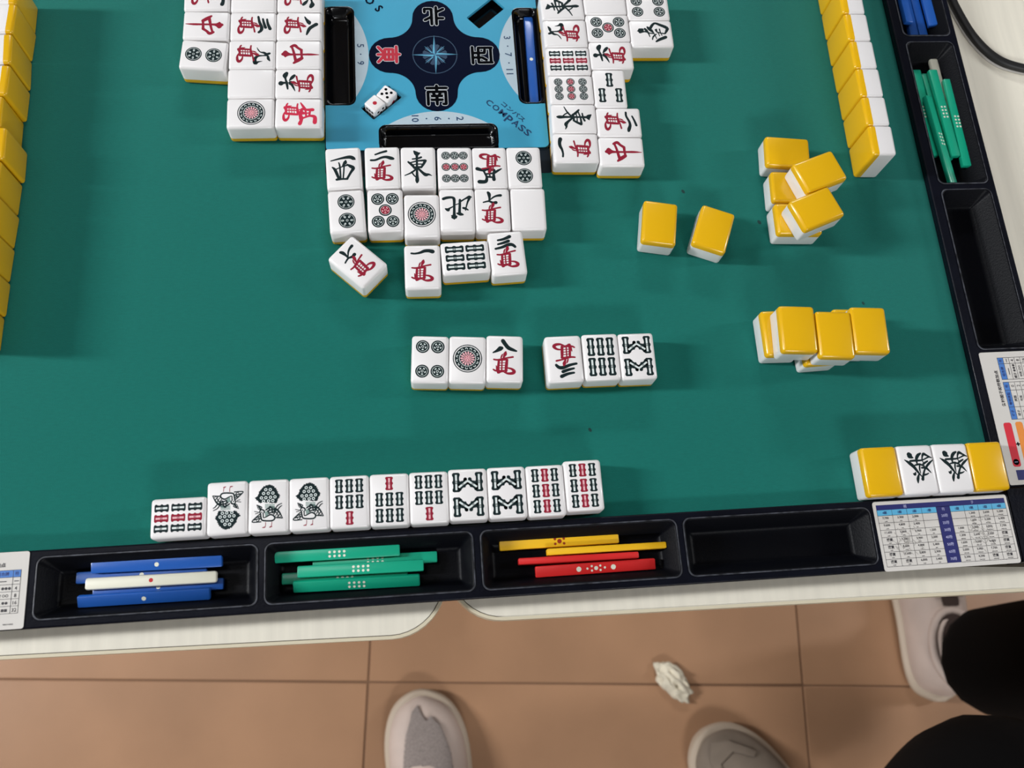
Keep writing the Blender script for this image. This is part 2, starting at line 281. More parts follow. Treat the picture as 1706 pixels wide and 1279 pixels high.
# design, reading turn, x, y, yaw, level, form, group, label   (form u = face up, d = face down, r / l = standing with the back to the left / right)
TILES = [
('wind_west',0,-57.91,-89.85,2.2,0,'u',0,'white tile with black west wind character, top row under the console, first from left'),
('man2',0,-34.85,-89.80,0.4,0,'u',0,'white tile with two and red wan characters, top row under the console, second from left'),
('wind_east',0,-13.46,-90.19,-0.9,0,'u',0,'white tile with black east character, top row under the console, third from left'),
('pin9',0,8.63,-90.91,-1.0,0,'u',0,'white tile with nine small circles, top row under the console, fourth from left'),
('man5',180,29.82,-91.37,-0.7,0,'u',0,'white tile with five and red wan characters, top row under the console, fifth from left'),
('pin2',0,50.91,-91.61,-0.6,0,'u',0,'white tile with two dark circles, top row under the console, sixth from left'),
('pin2',0,-56.60,-118.77,2.5,0,'u',0,'white tile with two dark circles, second row under the console, first from left'),
('pin5',0,-33.98,-118.75,-0.1,0,'u',0,'white tile with five circles, second row under the console, second from left'),
('pin1',0,-12.57,-122.73,-1.0,0,'u',0,'white tile with one large circle, second row under the console, third from left'),
('wind_north',180,8.57,-119.63,-0.9,0,'u',0,'white tile with black north wind character, second row under the console, fourth from left'),
('man7',0,29.74,-119.87,-1.0,0,'u',0,'white tile with seven and red wan characters, second row under the console, fifth from left'),
('blank',0,51.37,-120.12,-1.4,0,'u',0,'white tile with blank face, second row under the console, sixth from left'),
('man7',0,-50.84,-151.50,46.2,0,'u',0,'white tile with seven and red wan characters, lying askew at lower left of discards'),
('man1',0,-13.47,-155.98,-0.6,0,'u',0,'white tile with one and red wan characters, upright below the large circle tile'),
('sou6',90,11.74,-150.94,2.2,0,'u',0,'white tile with six bamboo sticks, sideways, between one wan and three wan'),
('man3',0,36.64,-148.86,2.8,0,'u',0,'white tile with three and red wan characters, at right end of third discard row'),
('man6',-90,-83.86,33.54,-0.8,0,'u',1,'white tile with six and red wan characters, column touching console left, at photo top edge'),
('man8',-90,-84.14,12.26,-0.3,0,'u',1,'white tile with eight and red wan characters, column touching console left, second from top'),
('dragon_red',90,-84.48,-8.85,-0.5,0,'u',1,'white tile with red centre character, column touching console left, third from top'),
('man6',90,-84.69,-29.92,-0.5,0,'u',1,'white tile with six and red wan characters, column touching console left, fourth from top'),
('man5red',-90,-84.54,-51.17,-1.3,0,'u',1,'white tile with bright red number five character, column touching console left, lowest'),
('blank',-90,-112.56,33.57,-0.2,0,'u',1,'white tile with blank face, middle column left of console, at photo top edge'),
('man3',-90,-112.54,12.43,-0.1,0,'u',1,'white tile with three and red wan characters, middle column left of console, second from top'),
('man9',-90,-112.91,-8.66,-0.2,0,'u',1,'white tile with nine and red wan characters, middle column left of console, third from top'),
('blank',-90,-113.15,-29.72,-0.3,0,'u',1,'white tile with blank face, middle column left of console, fourth from top'),
('pin1',-90,-113.23,-50.82,-0.1,0,'u',1,'white tile with one large circle, middle column left of console, lowest'),
('man1',-90,-141.38,34.59,0.4,0,'u',1,'white tile with one and red wan characters, outer left column, at top edge of photo'),
('dragon_red',-90,-141.19,13.12,-1.3,0,'u',1,'white tile with red centre character, outer left column, second from top'),
('pin2',-90,-142.06,-8.77,-4.8,0,'u',1,'white tile with two dark circles, outer left column, lowest'),
('wind_east',90,84.66,27.07,1.8,0,'u',2,'white tile with black east character, column touching console right, at top edge of photo'),
('man9',90,84.95,5.66,0.4,0,'u',2,'white tile with nine and red wan characters, column touching console right, second from top'),
('sou9',90,85.05,-15.47,0.1,0,'u',2,'white tile with nine bamboo sticks, column touching console right, third from top'),
('pin9',90,84.99,-36.66,-0.4,0,'u',2,'white tile with nine small circles, column touching console right, fourth from top'),
('wind_east',-90,84.77,-57.87,-1.0,0,'u',2,'white tile with black east character, column touching console right, fifth from top'),
('man1',90,84.12,-78.98,-1.3,0,'u',2,'white tile with one and red wan characters, column touching console right, lowest'),
('blank',90,113.26,30.82,0.0,0,'u',2,'white tile with blank face, middle column right of console, at top edge of photo'),
('pin5',90,113.39,9.72,-0.2,0,'u',2,'white tile with five circles, middle column right of console, second from top'),
('man6',90,113.42,-11.37,-0.0,0,'u',2,'white tile with six and red wan characters, middle column right of console, third from top'),
('sou3',0,109.91,-36.26,-1.0,0,'u',2,'white tile with three bamboo sticks, middle column right of console, fourth from top'),
('man2',-90,113.10,-61.06,-1.1,0,'u',2,'white tile with two and red wan characters, middle column right of console, fifth from top'),
('dragon_red',90,112.45,-82.21,-1.5,0,'u',2,'white tile with red centre character, middle column right of console, lowest'),
('pin4',90,141.82,26.20,-0.3,0,'u',2,'white tile with four dark circles, outer right column, at top edge of photo'),
('wind_south',90,141.85,5.12,-0.4,0,'u',2,'white tile with black south wind character, outer right column, lowest'),
('pin4',0,-11.64,-212.95,-3.7,0,'u',3,'white tile with four dark circles, left of left trio in mid-felt'),
('pin1',0,9.44,-214.07,-3.9,0,'u',3,'white tile with one large circle, middle of left trio in mid-felt'),
('man8',0,30.52,-214.50,-3.9,0,'u',3,'white tile with eight and red wan characters, right of left trio in mid-felt'),
('man3',180,64.63,-216.03,0.2,0,'u',3,'white tile with three and red wan characters, left of right trio in mid-felt'),
('sou6',0,86.12,-215.75,-0.3,0,'u',3,'white tile with six bamboo sticks, middle of right trio in mid-felt'),
('sou8',0,107.25,-216.16,-0.3,0,'u',3,'white tile with eight M-shaped bamboo sticks, right of right trio in mid-felt'),
('sou9',90,-146.04,-294.44,0.2,0,'u',4,'white tile with nine bamboo sticks, in front row by bottom rail, first from left'),
('sou1',180,-121.28,-290.81,0.7,0,'u',4,'white tile with black bird, in front row by bottom rail, second from left'),
('sou1',0,-100.02,-290.94,-0.1,0,'u',4,'white tile with black bird, in front row by bottom rail, third from left'),
('sou1',0,-78.89,-291.05,0.2,0,'u',4,'white tile with black bird, in front row by bottom rail, fourth from left'),
('sou7',180,-57.77,-291.11,-0.1,0,'u',4,'white tile with seven bamboo sticks, in front row by bottom rail, fifth from left'),
('sou7',0,-36.62,-291.18,-0.5,0,'u',4,'white tile with seven bamboo sticks, in front row by bottom rail, sixth from left'),
('sou7',180,-15.55,-291.25,-0.5,0,'u',4,'white tile with seven bamboo sticks, in front row by bottom rail, seventh from left'),
('sou8',0,5.53,-290.76,-0.6,0,'u',4,'white tile with eight M-shaped bamboo sticks, in front row by bottom rail, eighth from left'),
('sou8',0,26.64,-290.84,-0.3,0,'u',4,'white tile with eight M-shaped bamboo sticks, in front row by bottom rail, ninth from left'),
('sou9',0,47.82,-291.07,0.1,0,'u',4,'white tile with nine bamboo sticks, in front row by bottom rail, tenth from left'),
('sou9',0,68.89,-289.35,0.1,0,'u',4,'white tile with nine bamboo sticks, in front row by bottom rail, eleventh from left'),
('',0,130.77,-131.50,-9.9,0,'d',5,'face-down orange-backed tile upright, left of the two single orange tiles'),
('',0,163.76,-136.63,-21.6,0,'d',5,'face-down orange-backed tile tilted, right of the two single orange tiles'),
('',90,219.21,-84.47,-5.7,0,'d',6,'face-down orange-backed tile lying at top of the upper right pile'),
('',90,218.99,-109.37,-4.2,0,'d',6,'face-down orange-backed tile half hidden under the upper pile, in its middle'),
('',90,218.03,-131.39,-2.0,0,'d',6,'face-down orange-backed tile lying at bottom of the upper right pile'),
('',90,229.43,-107.92,19.4,1,'d',6,'face-down orange-backed tile resting slantwise on top of the upper pile, upper one'),
('',90,223.09,-132.84,20.8,1,'d',6,'face-down orange-backed tile resting slantwise on top of the upper pile, lower one'),
('',0,194.52,-205.43,-0.8,0,'d',7,'face-down orange-backed tile at far left bottom of the lower right pile'),
('',0,198.33,-209.04,-3.8,1,'d',7,'face-down orange-backed tile on top of lower pile, leftmost'),
('',0,219.62,-213.26,-3.8,1,'d',7,'face-down orange-backed tile on top of lower pile, in the middle'),
('',0,240.88,-211.39,-3.6,1,'d',7,'face-down orange-backed tile on top of lower pile, rightmost'),
('',0,238.31,-206.11,-3.0,0,'d',7,'face-down orange-backed tile mostly hidden under right end of lower pile'),
('',0,216.21,-211.82,2.2,0,'d',7,'face-down orange-backed tile mostly hidden under middle of lower pile, poking out below'),
('',0,239.76,-290.78,-0.2,0,'d',8,'face-down orange-backed tile left end of set beside score chart'),
('dragon_green',180,260.95,-290.91,-0.5,0,'u',8,'white tile with black brush character, left of the pair between orange tiles'),
('dragon_green',180,282.16,-291.08,-1.1,0,'u',8,'white tile with black brush character, right of the pair between orange tiles'),
('',0,303.52,-291.10,-0.4,0,'d',8,'face-down orange-backed tile right end of set beside score chart'),
('',0,275.09,-85.28,-1.7,0,'r',9,'standing tile showing orange back, right wall, first from its near end'),
('',0,275.11,-64.15,-1.1,0,'r',9,'standing tile showing orange back, right wall, second from its near end'),
('',0,275.21,-43.08,-1.1,0,'r',9,'standing tile showing orange back, right wall, third from its near end'),
('',0,275.25,-21.99,-0.9,0,'r',9,'standing tile showing orange back, right wall, fourth from its near end'),
('',0,275.26,-0.87,-1.3,0,'r',9,'standing tile showing orange back, right wall, fifth from its near end'),
('',0,275.39,20.23,-1.6,0,'r',9,'standing tile showing orange back, right wall, sixth from its near end'),
('',0,-256.87,8.56,-2.1,0,'l',10,'standing tile showing orange back, left wall, tenth from its near end'),
('',0,-256.88,-13.17,3.0,0,'l',10,'standing tile showing orange back, left wall, ninth from its near end'),
('',0,-256.60,-34.70,-0.6,0,'l',10,'standing tile showing orange back, left wall, eighth from its near end'),
('',0,-258.29,-55.93,0.8,0,'l',10,'standing tile showing orange back, left wall, seventh from its near end'),
('',0,-254.36,-76.95,1.0,0,'l',10,'standing tile showing orange back, left wall, sixth from its near end'),
('',0,-255.75,-98.39,-2.1,0,'l',10,'standing tile showing orange back, left wall, fifth from its near end'),
('',0,-255.76,-119.63,-3.4,0,'l',10,'standing tile showing orange back, left wall, fourth from its near end'),
('',0,-256.36,-140.75,-2.9,0,'l',10,'standing tile showing orange back, left wall, third from its near end'),
('',0,-256.63,-161.99,-1.6,0,'l',10,'standing tile showing orange back, left wall, second from its near end'),
('',0,-257.85,-183.08,-1.1,0,'l',10,'standing tile showing orange back, left wall, first from its near end'),
('',0,-257.20,28.40,0.0,0,'l',10,'standing orange-backed tile of the left wall, first one cut by the photo top edge'),
('',0,275.50,41.00,-1.0,0,'r',9,'standing orange-backed tile of the right wall, cut by the photo top edge'),
]

# ---------------------------------------------------------------- floor (structure)
fl = tag(link('floor', (lambda m: m.mesh('floor'))((lambda m: (m.box(-4500, 4500, -4500, 4500, -30, -1.5), m)[1])(MB())), None, 'grout'), 'brown beige tiled floor far below the green table', kind='structure')
fl.location = (0, 0, 0)
fa = math.radians(-4.6); tile_me = rbox_mesh('floor_tile', 597.6, 597.6, 10, .8, 1, -10)
tile_me.materials.append(M['floor'])
for i in range(-7, 7):
    for j in range(-7, 7):
        if abs(i + .5) > 5 and abs(j + .5) > 5 and (abs(i + .5) > 6.8 or abs(j + .5) > 6.8): continue
        u, v = (i + .5) * 600, (j + .5) * 600
        o = bpy.data.objects.new('floor_tile', tile_me); COL.objects.link(o); o.parent = fl
        x = -.110 + (u * math.cos(fa) - v * math.sin(fa)) * MM; y = -.398 + (u * math.sin(fa) + v * math.cos(fa)) * MM
        o.location = (x, y, 0); o.rotation_euler = (0, 0, fa + (i * 7 + j * 3) % 4 * math.pi / 2)

for nm, bx, lb in (('wall_left', (-4560, -4500, -4500, 4500, -30, 2750), 'plain pale left wall'), ('wall_right', (4500, 4560, -4500, 4500, -30, 2750), 'plain pale right wall'),
               ('wall_back', (-4560, 4560, 4500, 4560, -30, 2750), 'plain pale wall behind the table'), ('wall_front', (-4560, 4560, -4560, -4500, -30, 2750), 'plain pale wall behind the camera'),
               ('ceiling', (-4560, 4560, -4560, 4560, 2750, 2800), 'plain white ceiling')):
    g_ = MB(); g_.box(*bx); tag(g_.build(nm, 'plaster'), lb, kind='structure')

# ---------------------------------------------------------------- mahjong table
tb = root('mahjong_table', 0, 0, -770, 0, 'square mahjong table with green playing felt and dark navy trays along its rails', 'table')
def tpart(o): 
    o.location = (0, 0, ZF); return o        # parts are drawn in felt coordinates, the table's origin is on the floor
RX0, RX1, RY0, RY1 = -314, 314.4, -305.6, 314
felt_bm = MB()
o = tpart(plate('playing_felt', [rr(RX0 - 2, RX1 + 2, RY0 - 2, RY1 + 2, 6), [(-69.5, -69), (-69.5, 70), (70, 70), (70, -69)]], -3, 0, 'felt', tb))
sg = MB()
for x, y, r in ((153.1, -102.3, 1.0), (199.5, -125.3, 1.1), (78.3, -254.6, .9), (257, -182.7, .8)):
    sg.disc(x, y, r, .05, 0, 9, r * 1.5, .5)
tag(tpart(sg.build('felt_stain', 'stain', tb)), 'small dark specks on the felt', kind='stuff')
cs = MB(); cs.box(-250, 250, -245, 250, -120, -12); cs.box(-60, 60, -60, 60, -700, -120); cs.box(-260, 260, -40, 40, -765, -700); cs.box(-40, 40, -260, 260, -770, -700)
tpart(cs.build('table_case', 'case', tb))
def rail(loops_out, holes, inner):
    o = tpart(plate('rail', [loops_out] + holes, 2.0, 6.0, 'rail', tb, .9))
    return o
def rail_side(x0, x1, y0, y1):
    sk = MB(); t = 2.2
    sk.box(x0, x1, y0, y0 + t, -11, 4.2); sk.box(x0, x1, y1 - t, y1, -11, 4.2); sk.box(x0, x0 + t, y0 + t, y1 - t, -11, 4.2); sk.box(x1 - t, x1, y0 + t, y1 - t, -11, 4.2)
    sk.box(x0 + t, x1 - t, y0 + t, y1 - t, -11, -9.6)
    tpart(sk.build('rail_side', 'rail', tb))
wells_b = [(-218.5, -107.2), (-103, 6.8), (11.4, 119.9), (124.2, 232.2)]
wells_r = [(-218, -109), (-104.5, 4.2), (9.5, 118), (122.5, 231)]
# bottom and top rails run the whole width; right and left rails between them
def do_rail(x0, x1, y0, y1, wl):
    holes = [rr(a, b, c, d, 4) for a, b, c, d in wl]
    rail(rr(x0, x1, y0, y1, 2.5, 3), holes, None); rail_side(x0 + .8, x1 - .8, y0 + .8, y1 - .8)
    for a, b, c, d in wl:
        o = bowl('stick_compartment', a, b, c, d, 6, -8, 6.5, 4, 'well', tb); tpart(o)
do_rail(-314, 317.5, -345.2, RY0, [(a, b, -340.9, -309.6) for a, b in wells_b])
do_rail(RX1, 359, -302.5, 345, [(320.8, 354.4, a, b) for a, b in wells_r])
do_rail(-359, RX0, -345, 302, [(-354.4, -320.8, a, b) for a, b in wells_r])
do_rail(-314, 314, 314.2, 358, [(a, b, 320, 353) for a, b in wells_b])
cm = MB(); cm.box(318.2, 358.5, -345.2, -303.2, -11, 5.2); tpart(cm.build('corner_cap', 'rail', tb))

# ---- centre console
con = tpart(link('centre_console', bpy.data.meshes.new('c'), tb, 'gloss'))
def oc(pts): return pts
CY0 = .8
slots = {'L': (-69.9, -51, -36.2, 38.8), 'R': (53.2, 69.9, -36.9, 37.4), 'B': (-37, 37.8, -68.9, -51.2), 'T': (-37, 37.8, 52.6, 70.1)}
PX, PY0, PY1 = 69.9, -68.9, 70.1
def notch():
    r = 5; pts = []
    def arc(cx, cy, a0, a1, rad):
        for i in range(6):
            a = math.radians(a0 + (a1 - a0) * i / 5); pts.append((cx + rad * math.cos(a), cy + rad * math.sin(a)))
    arc(-PX + 3, PY0 + 3, 180, 270, 3)
    x0, x1, y0, y1 = slots['B']
    pts.append((x0, PY0)); arc(x0 + r, y1 - r, 180, 90, r); arc(x1 - r, y1 - r, 90, 0, r); pts.append((x1, PY0))
    arc(PX - 3, PY0 + 3, 270, 360, 3)
    x0, x1, y0, y1 = slots['R']
    pts.append((PX, y0)); arc(x0 + r, y0 + r, 270, 180, r); arc(x0 + r, y1 - r, 180, 90, r); pts.append((PX, y1))
    arc(PX - 3, PY1 - 3, 0, 90, 3)
    x0, x1, y0, y1 = slots['T']
    pts.append((x1, PY1)); arc(x1 - r, y0 + r, 0, -90, r); arc(x0 + r, y0 + r, -90, -180, r); pts.append((x0, PY1))
    arc(-PX + 3, PY1 - 3, 90, 180, 3)
    x0, x1, y0, y1 = slots['L']
    pts.append((-PX, y1)); arc(x1 - r, y1 - r, 90, 0, r); arc(x1 - r, y0 + r, 0, -90, r); pts.append((-PX, y0))
    return pts
def rotpts(pts, cx, cy, a):
    c, s_ = math.cos(math.radians(a)), math.sin(math.radians(a))
    return [(cx + x * c - y * s_, cy + x * s_ + y * c) for x, y in pts]
dw = [rotpts(rr(-12.3, 12.3, -6, 6, 1), cx, cy, 42) for cx, cy in ((-34.9, -34.6), (35.8, 33.6))]
o = plate('console_plate', [notch()] + dw, -1.0, 1.2, 'blue', con)
base = MB(); base.box(-70.2, 70.2, -69.2, 70.4, -12, -8.2); con.data = base.mesh('console_base'); con.data.materials.append(M['gloss'])
wl_ = MB()
for a, b, c, d in ((-70.2, -69.4, -69.2, 70.4), (69.4, 70.2, -69.2, 70.4), (-70.2, 70.2, -69.2, -68.4), (-70.2, 70.2, 69.6, 70.4)): wl_.box(a, b, c, d, -8.2, .4)
wl_.build('console_edge', 'gloss', con)
for k, (x0, x1, y0, y1) in slots.items():
    bowl('stick_slot', x0 + .3, x1 - .3, y0 + .3, y1 - .3, 1.0, -6.5, 3.2, 4.6, 'gloss', con, .5)
for cx, cy in ((-34.9, -34.6), (35.8, 33.6)):
    v = []; f = []
    lp = [rotpts(rr(-12.4 + d, 12.4 - d, -6.1 + d, 6.1 - d, 1), cx, cy, 42) for d in (0, 0)]
    n = len(lp[0]); v = [(x, y, 1.1) for x, y in lp[0]] + [(x, y, -5.2) for x, y in lp[1]]
    f = [(i, (i + 1) % n, n + (i + 1) % n, n + i) for i in range(n)] + [tuple(range(n, 2 * n))]
    link('dice_well', newmesh('dice_well', v, f), con, 'gloss')
tpart(plate('console_frame', [rr(-70.6, 72.4, -87, 71.2, 4, 4), [(-69.4, -68.3), (-69.4, 69.5), (69.3, 69.5), (69.3, -68.3)]], -.6, .015, 'framep', tb))
# prints on the console
z0 = 1.24
pr = MB()
def seg(tip, chord, half, axis):
    s_ = abs(chord - tip); R_ = (half * half + s_ * s_) / (2 * s_); pts = []
    sg = 1 if tip > chord else -1
    c0 = tip - sg * R_; th = math.asin(half / R_)
    for i in range(25):
        a = -th + 2 * th * i / 24; u = c0 + sg * R_ * math.cos(a); v_ = R_ * math.sin(a)
        pts.append((u, v_ + CY0) if axis == 'x' else (v_ + .5, u))
    return pts
pr.poly(seg(-42.1, -51.0, 31.6, 'x'), z0, 0); pr.poly(seg(42.6, 53.0, 31.6, 'x'), z0, 0)
pr.poly(seg(-41.7, -51.0, 31.6, 'y'), z0, 0); pr.poly(seg(44.4, 52.4, 31.6, 'y'), z0, 0)
pr.build('pale_oval_print', 'oval', con)
pts = []
def arc2(cx, cy, r, a0, a1, n=12):
    for i in range(n):
        a = math.radians(a0 + (a1 - a0) * i / n); pts.append((.5 + cx + r * math.cos(a), CY0 + cy + r * math.sin(a)))
arc2(29, 0, 13.5, -90, 90); arc2(29, 29, 15.5, 270, 180); arc2(0, 29, 13.5, 0, 180); arc2(-29, 29, 15.5, 0, -90)
arc2(-29, 0, 13.5, 90, 270); arc2(-29, -29, 15.5, 90, 0); arc2(0, -29, 13.5, 180, 360); arc2(29, -29, 15.5, 180, 90)
cr = plate('navy_cross_print', [pts], 1.2, 1.28, 'navy', con)
st = MB(); cx, cy = .6, .9
st.ring(cx, cy, 14.0, 14.6, 1.32, 2)
for k in range(12):
    a = k * math.pi / 6 + .26
    st.poly([(cx, cy), (cx + 7.6 * math.cos(a - .2), cy + 7.6 * math.sin(a - .2)), (cx + 8.2 * math.cos(a), cy + 8.2 * math.sin(a)), (cx + 7.6 * math.cos(a + .2), cy + 7.6 * math.sin(a + .2))], 1.33, 2)
for k, L_, wd in ((0, 0, 0),):
    pass
for L_, wd, off, z in ((9.6, 1.3, 45, 1.36), (15.2, 2.0, 0, 1.40)):
    for k in range(4):
        a = math.radians(off + 90 * k); d = (math.cos(a), math.sin(a))
        for s_ in (-1, 1):
            b = a + s_ * math.pi / 4
            st.poly([(cx, cy), (cx + wd * math.cos(b), cy + wd * math.sin(b)), (cx + L_ * d[0], cy + L_ * d[1])], z, 0 if s_ > 0 else 1)
st.build('compass_rose_print', ['rose1', 'rose2', 'ring'], con)
# wind characters on the console: strokes on a 10 x 10 grid
WIND = {
 'east': [[(.8, 8.6), (9.2, 8.6)], [(5, 10), (5, .2)], [(2.2, 7), (7.8, 7), (7.8, 3.4), (2.2, 3.4), (2.2, 7)], [(2.2, 5.2), (7.8, 5.2)], [(4.6, 3.2), (1, .4)], [(5.4, 3.2), (9, .4)]],
 'south': [[(.5, 8.8), (9.5, 8.8)], [(5, 10), (5, 7)], [(1, .2), (1, 6.8), (9, 6.8), (9, .4), (7.8, .4)], [(3.4, 6.2), (4, 5)], [(6.6, 6.2), (6, 5)], [(2.8, 4.6), (7.2, 4.6)], [(2.6, 2.6), (7.4, 2.6)], [(5, 4.6), (5, .2)]],
 'west': [[(.6, 9.3), (9.4, 9.3)], [(1, .4), (1, 6.6), (9, 6.6), (9, .4)], [(1, .9), (9, .9)], [(3.7, 9), (3.7, 5), (2.4, 3)], [(6.2, 9), (6.2, 3.8), (7.8, 3.6)]],
 'north': [[(3.9, 9.8), (3.9, .2)], [(.8, 6.4), (3.9, 6.4)], [(.6, 1.2), (3.9, 3)], [(6.1, 9.8), (6.1, 1.2), (9.3, 1.2), (9.3, 3)], [(9.2, 7.4), (6.1, 5.6)]],
}
for nm, wx, wy, rot, mi in (('north', 1.2, 31.3, 180, 1), ('east', -29.4, 1.3, -90, 2), ('west', 31.2, .2, 90, 1), ('south', .5, -29.9, 0, 1)):
    wc = MB()
    for wd, z, m_ in ((2.8, 1.33, 0), (2.05, 1.42, mi)):
        for s_ in WIND[nm]:
            for a, b in zip(s_, s_[1:]):
                q = rotpts([((a[0] - 5) * 1.42, (a[1] - 5) * 1.42), ((b[0] - 5) * 1.42, (b[1] - 5) * 1.42)], wx, wy, rot)
                wc.stroke([(q[0][0], q[0][1], wd), (q[1][0], q[1][1], wd)], z, m_)
    wc.build('wind_character_print', ['white', 'black', 'pred'], con)
for s_, x, y in (('5', -47.2, 8.3), ('9', -47.3, -4.9), ('3', 48.7, 13.8), ('7', 48.6, .6), ('11', 48.7, -12.6), ('10', -14.0, -46.9), ('6', .3, -47.1), ('2', 14.4, -47.3), ('4', -14, 48.4), ('8', .3, 48.4), ('12', 14.4, 48.4)):
    tx = MB(); text_into(tx, s_, x, y, 4.5, -90, 1.3, 0, .01); tx.build('number_print', 'navy2', con)
tx = MB()
for x, y in ((-47.2, 1.7), (48.6, 7.1), (48.6, -5.9), (-6.9, -47), (7.3, -47.2), (-6.9, 48.4), (7.3, 48.4)): tx.disc(x, y, .5, 1.3, 0)
tag(tx.build('dot_print', 'navy2', con), kind='stuff')
tx = MB()
for ch, k, hh, wd in zip('COMPASS', (0, 1.03, 2.13, 3.22, 4.2, 5.15, 6.05), (4.1, 4.1, 4.0, 5.9, 4.5, 4.5, 4.5), (4.3, 4.7, 4.9, 4.3, 4.7, 4.2, 4.2)):
    k /= 6.05; dp = .7 if ch == 'P' else 0
    text_into(tx, ch, 33.9 + 23.0 * k - dp, -35.9 - 22.4 * k - dp, hh, -45, 1.3, 0, .018, fit=wd)
text_into(tx, 'コンパス', 48.8, -42.8, 3.3, -45, 1.3, 0, .02, fit=19)
tx.build('logo_print', 'navy2', con); tx = MB()
for i, ch in enumerate('AMOS'):
    text_into(tx, ch, -34.6 - (3 - i) * 5.9, 37.3 + (3 - i) * 6.3, 5.8, -46, 1.3, 0, .03)
tx.build('logo_print', 'navy', con)

# ---- score chart on the bottom rail
def on_table(name, mb, mats, parent=None, label=None):
    o = mb.build(name, mats, parent or tb, label)
    return o
sc = tpart(plate('score_chart', [rr(234.9, 315.6, -345.6, -306.6, 1.5, 3)], 6.05, 6.5, 'paper', tb, label='white score chart with navy header, light blue columns and rows of point values'))
c1, c2 = MB(), MB()
U = lambda u: 235.3 + u
V = lambda v: -306.9 - v
zc = 6.54
c1.rect(U(1.3), U(78.8), V(4.6), V(1.7), zc, 0); c1.rect(U(36.8), U(45), V(36.2), V(4.4), zc, 0)
c1.rect(U(1.3), U(36.8), V(7.7), V(4.6), zc, 1); c1.rect(U(45), U(78.8), V(7.7), V(4.6), zc, 1)
RH = 28.4 / 7
for r_ in range(8):
    y = V(7.8 + r_ * RH)
    for a, b in ((1.3, 36.8), (45, 78.8)): c1.rect(U(a), U(b), y - .1, y + .1, zc + .03, 2)
for k in range(5):
    for a, w_ in ((1.3, 8.87), (45, 8.45)):
        x = U(a + k * w_); c1.rect(x - .09, x + .09, V(36.2), V(4.6), zc + .03, 2)
random.seed(3)
for cx_, cy_ in ((16, 22), (61, 21)):
    for _ in range(70):
        a = random.uniform(0, 6.28); q = random.uniform(0, 8.5)
        x, y = cx_ + q * math.cos(a), cy_ + q * math.sin(a) * 1.1; l = random.uniform(.8, 2.6); t = random.choice((.9, -.9, .75))
        c1.stroke([(U(x), V(y), .5), (U(x + l * math.cos(t)), V(y + l * math.sin(t)), .2)], zc + .015, 3)
c1.build('chart_grid_print', ['pnavy', 'pcyan', 'pline', 'smear'], sc)
dealer = [['7700', '3900', '2000', ''], ['9600', '4800', '2400', ''], ['11600', '5800', '2900', '1500'], ['満貫', '7700', '3900', '2000'], ['満貫', '9600', '4800', '2400'], ['満貫', '11600', '5800', '2900'], ['満貫', '満貫', '6800', '3400']]
child = [['', '1300', '2600', '5200'], ['', '1600', '3200', '6400'], ['1000', '2000', '3900', '7700'], ['1300', '2600', '5200', '満貫'], ['1600', '3200', '6400', '満貫'], ['2000', '3900', '7700', '満貫'], ['2300', '4500', '満貫', '満貫']]
def fmt(s_): return s_ if not s_.isdigit() else s_[:-3] + ',' + s_[-3:]
for r_ in range(7):
    y = 7.8 + (r_ + .5) * RH
    for tbl, a, w_ in ((dealer, 1.3, 8.87), (child, 45, 8.45)):
        for k, s_ in enumerate(tbl[r_]):
            if not s_: continue
            x = a + (k + .5) * w_
            text_into(c2, fmt(s_), U(x), V(y - .6), 1.45 if s_.isdigit() else 1.8, 0, zc + .06, 0, .012 if s_.isdigit() else .03)
            n_ = 8000 if tbl is child and not s_.isdigit() else 12000 if not s_.isdigit() else int(s_)
            up = lambda q: int(math.ceil(q / 100.) * 100)
            sub = fmt(str(up(n_ / 3))) if tbl is dealer else '%s/%s' % (up(n_ / 4), fmt(str(up(n_ / 2))) if n_ > 1990 else up(n_ / 2))
            text_into(c2, sub, U(x), V(y + 1.3), .62, 0, zc + .06, 0, .02)
    text_into(c2, ('20符', '25符', '30符', '40符', '50符', '60符', '70符')[r_], U(40.9), V(y - .2), 1.9, 0, zc + .06, 1, .01)
for k in range(4):
    text_into(c2, '%d翻' % (4 - k), U(1.3 + (k + .5) * 8.87), V(6.15), 1.6, 0, zc + .06, 2, .01)
    text_into(c2, '%d翻' % (k + 1), U(45 + (k + .5) * 8.45), V(6.15), 1.6, 0, zc + .06, 2, .01)
text_into(c2, '親', U(18.5), V(3.1), 1.8, 0, zc + .06, 1); text_into(c2, '符', U(40.9), V(6), 1.8, 0, zc + .06, 1); text_into(c2, '子', U(59), V(3.1), 1.6, 0, zc + .06, 1)
c2.build('chart_lettering', ['pline', 'pwhite', 'pnavy'], sc)

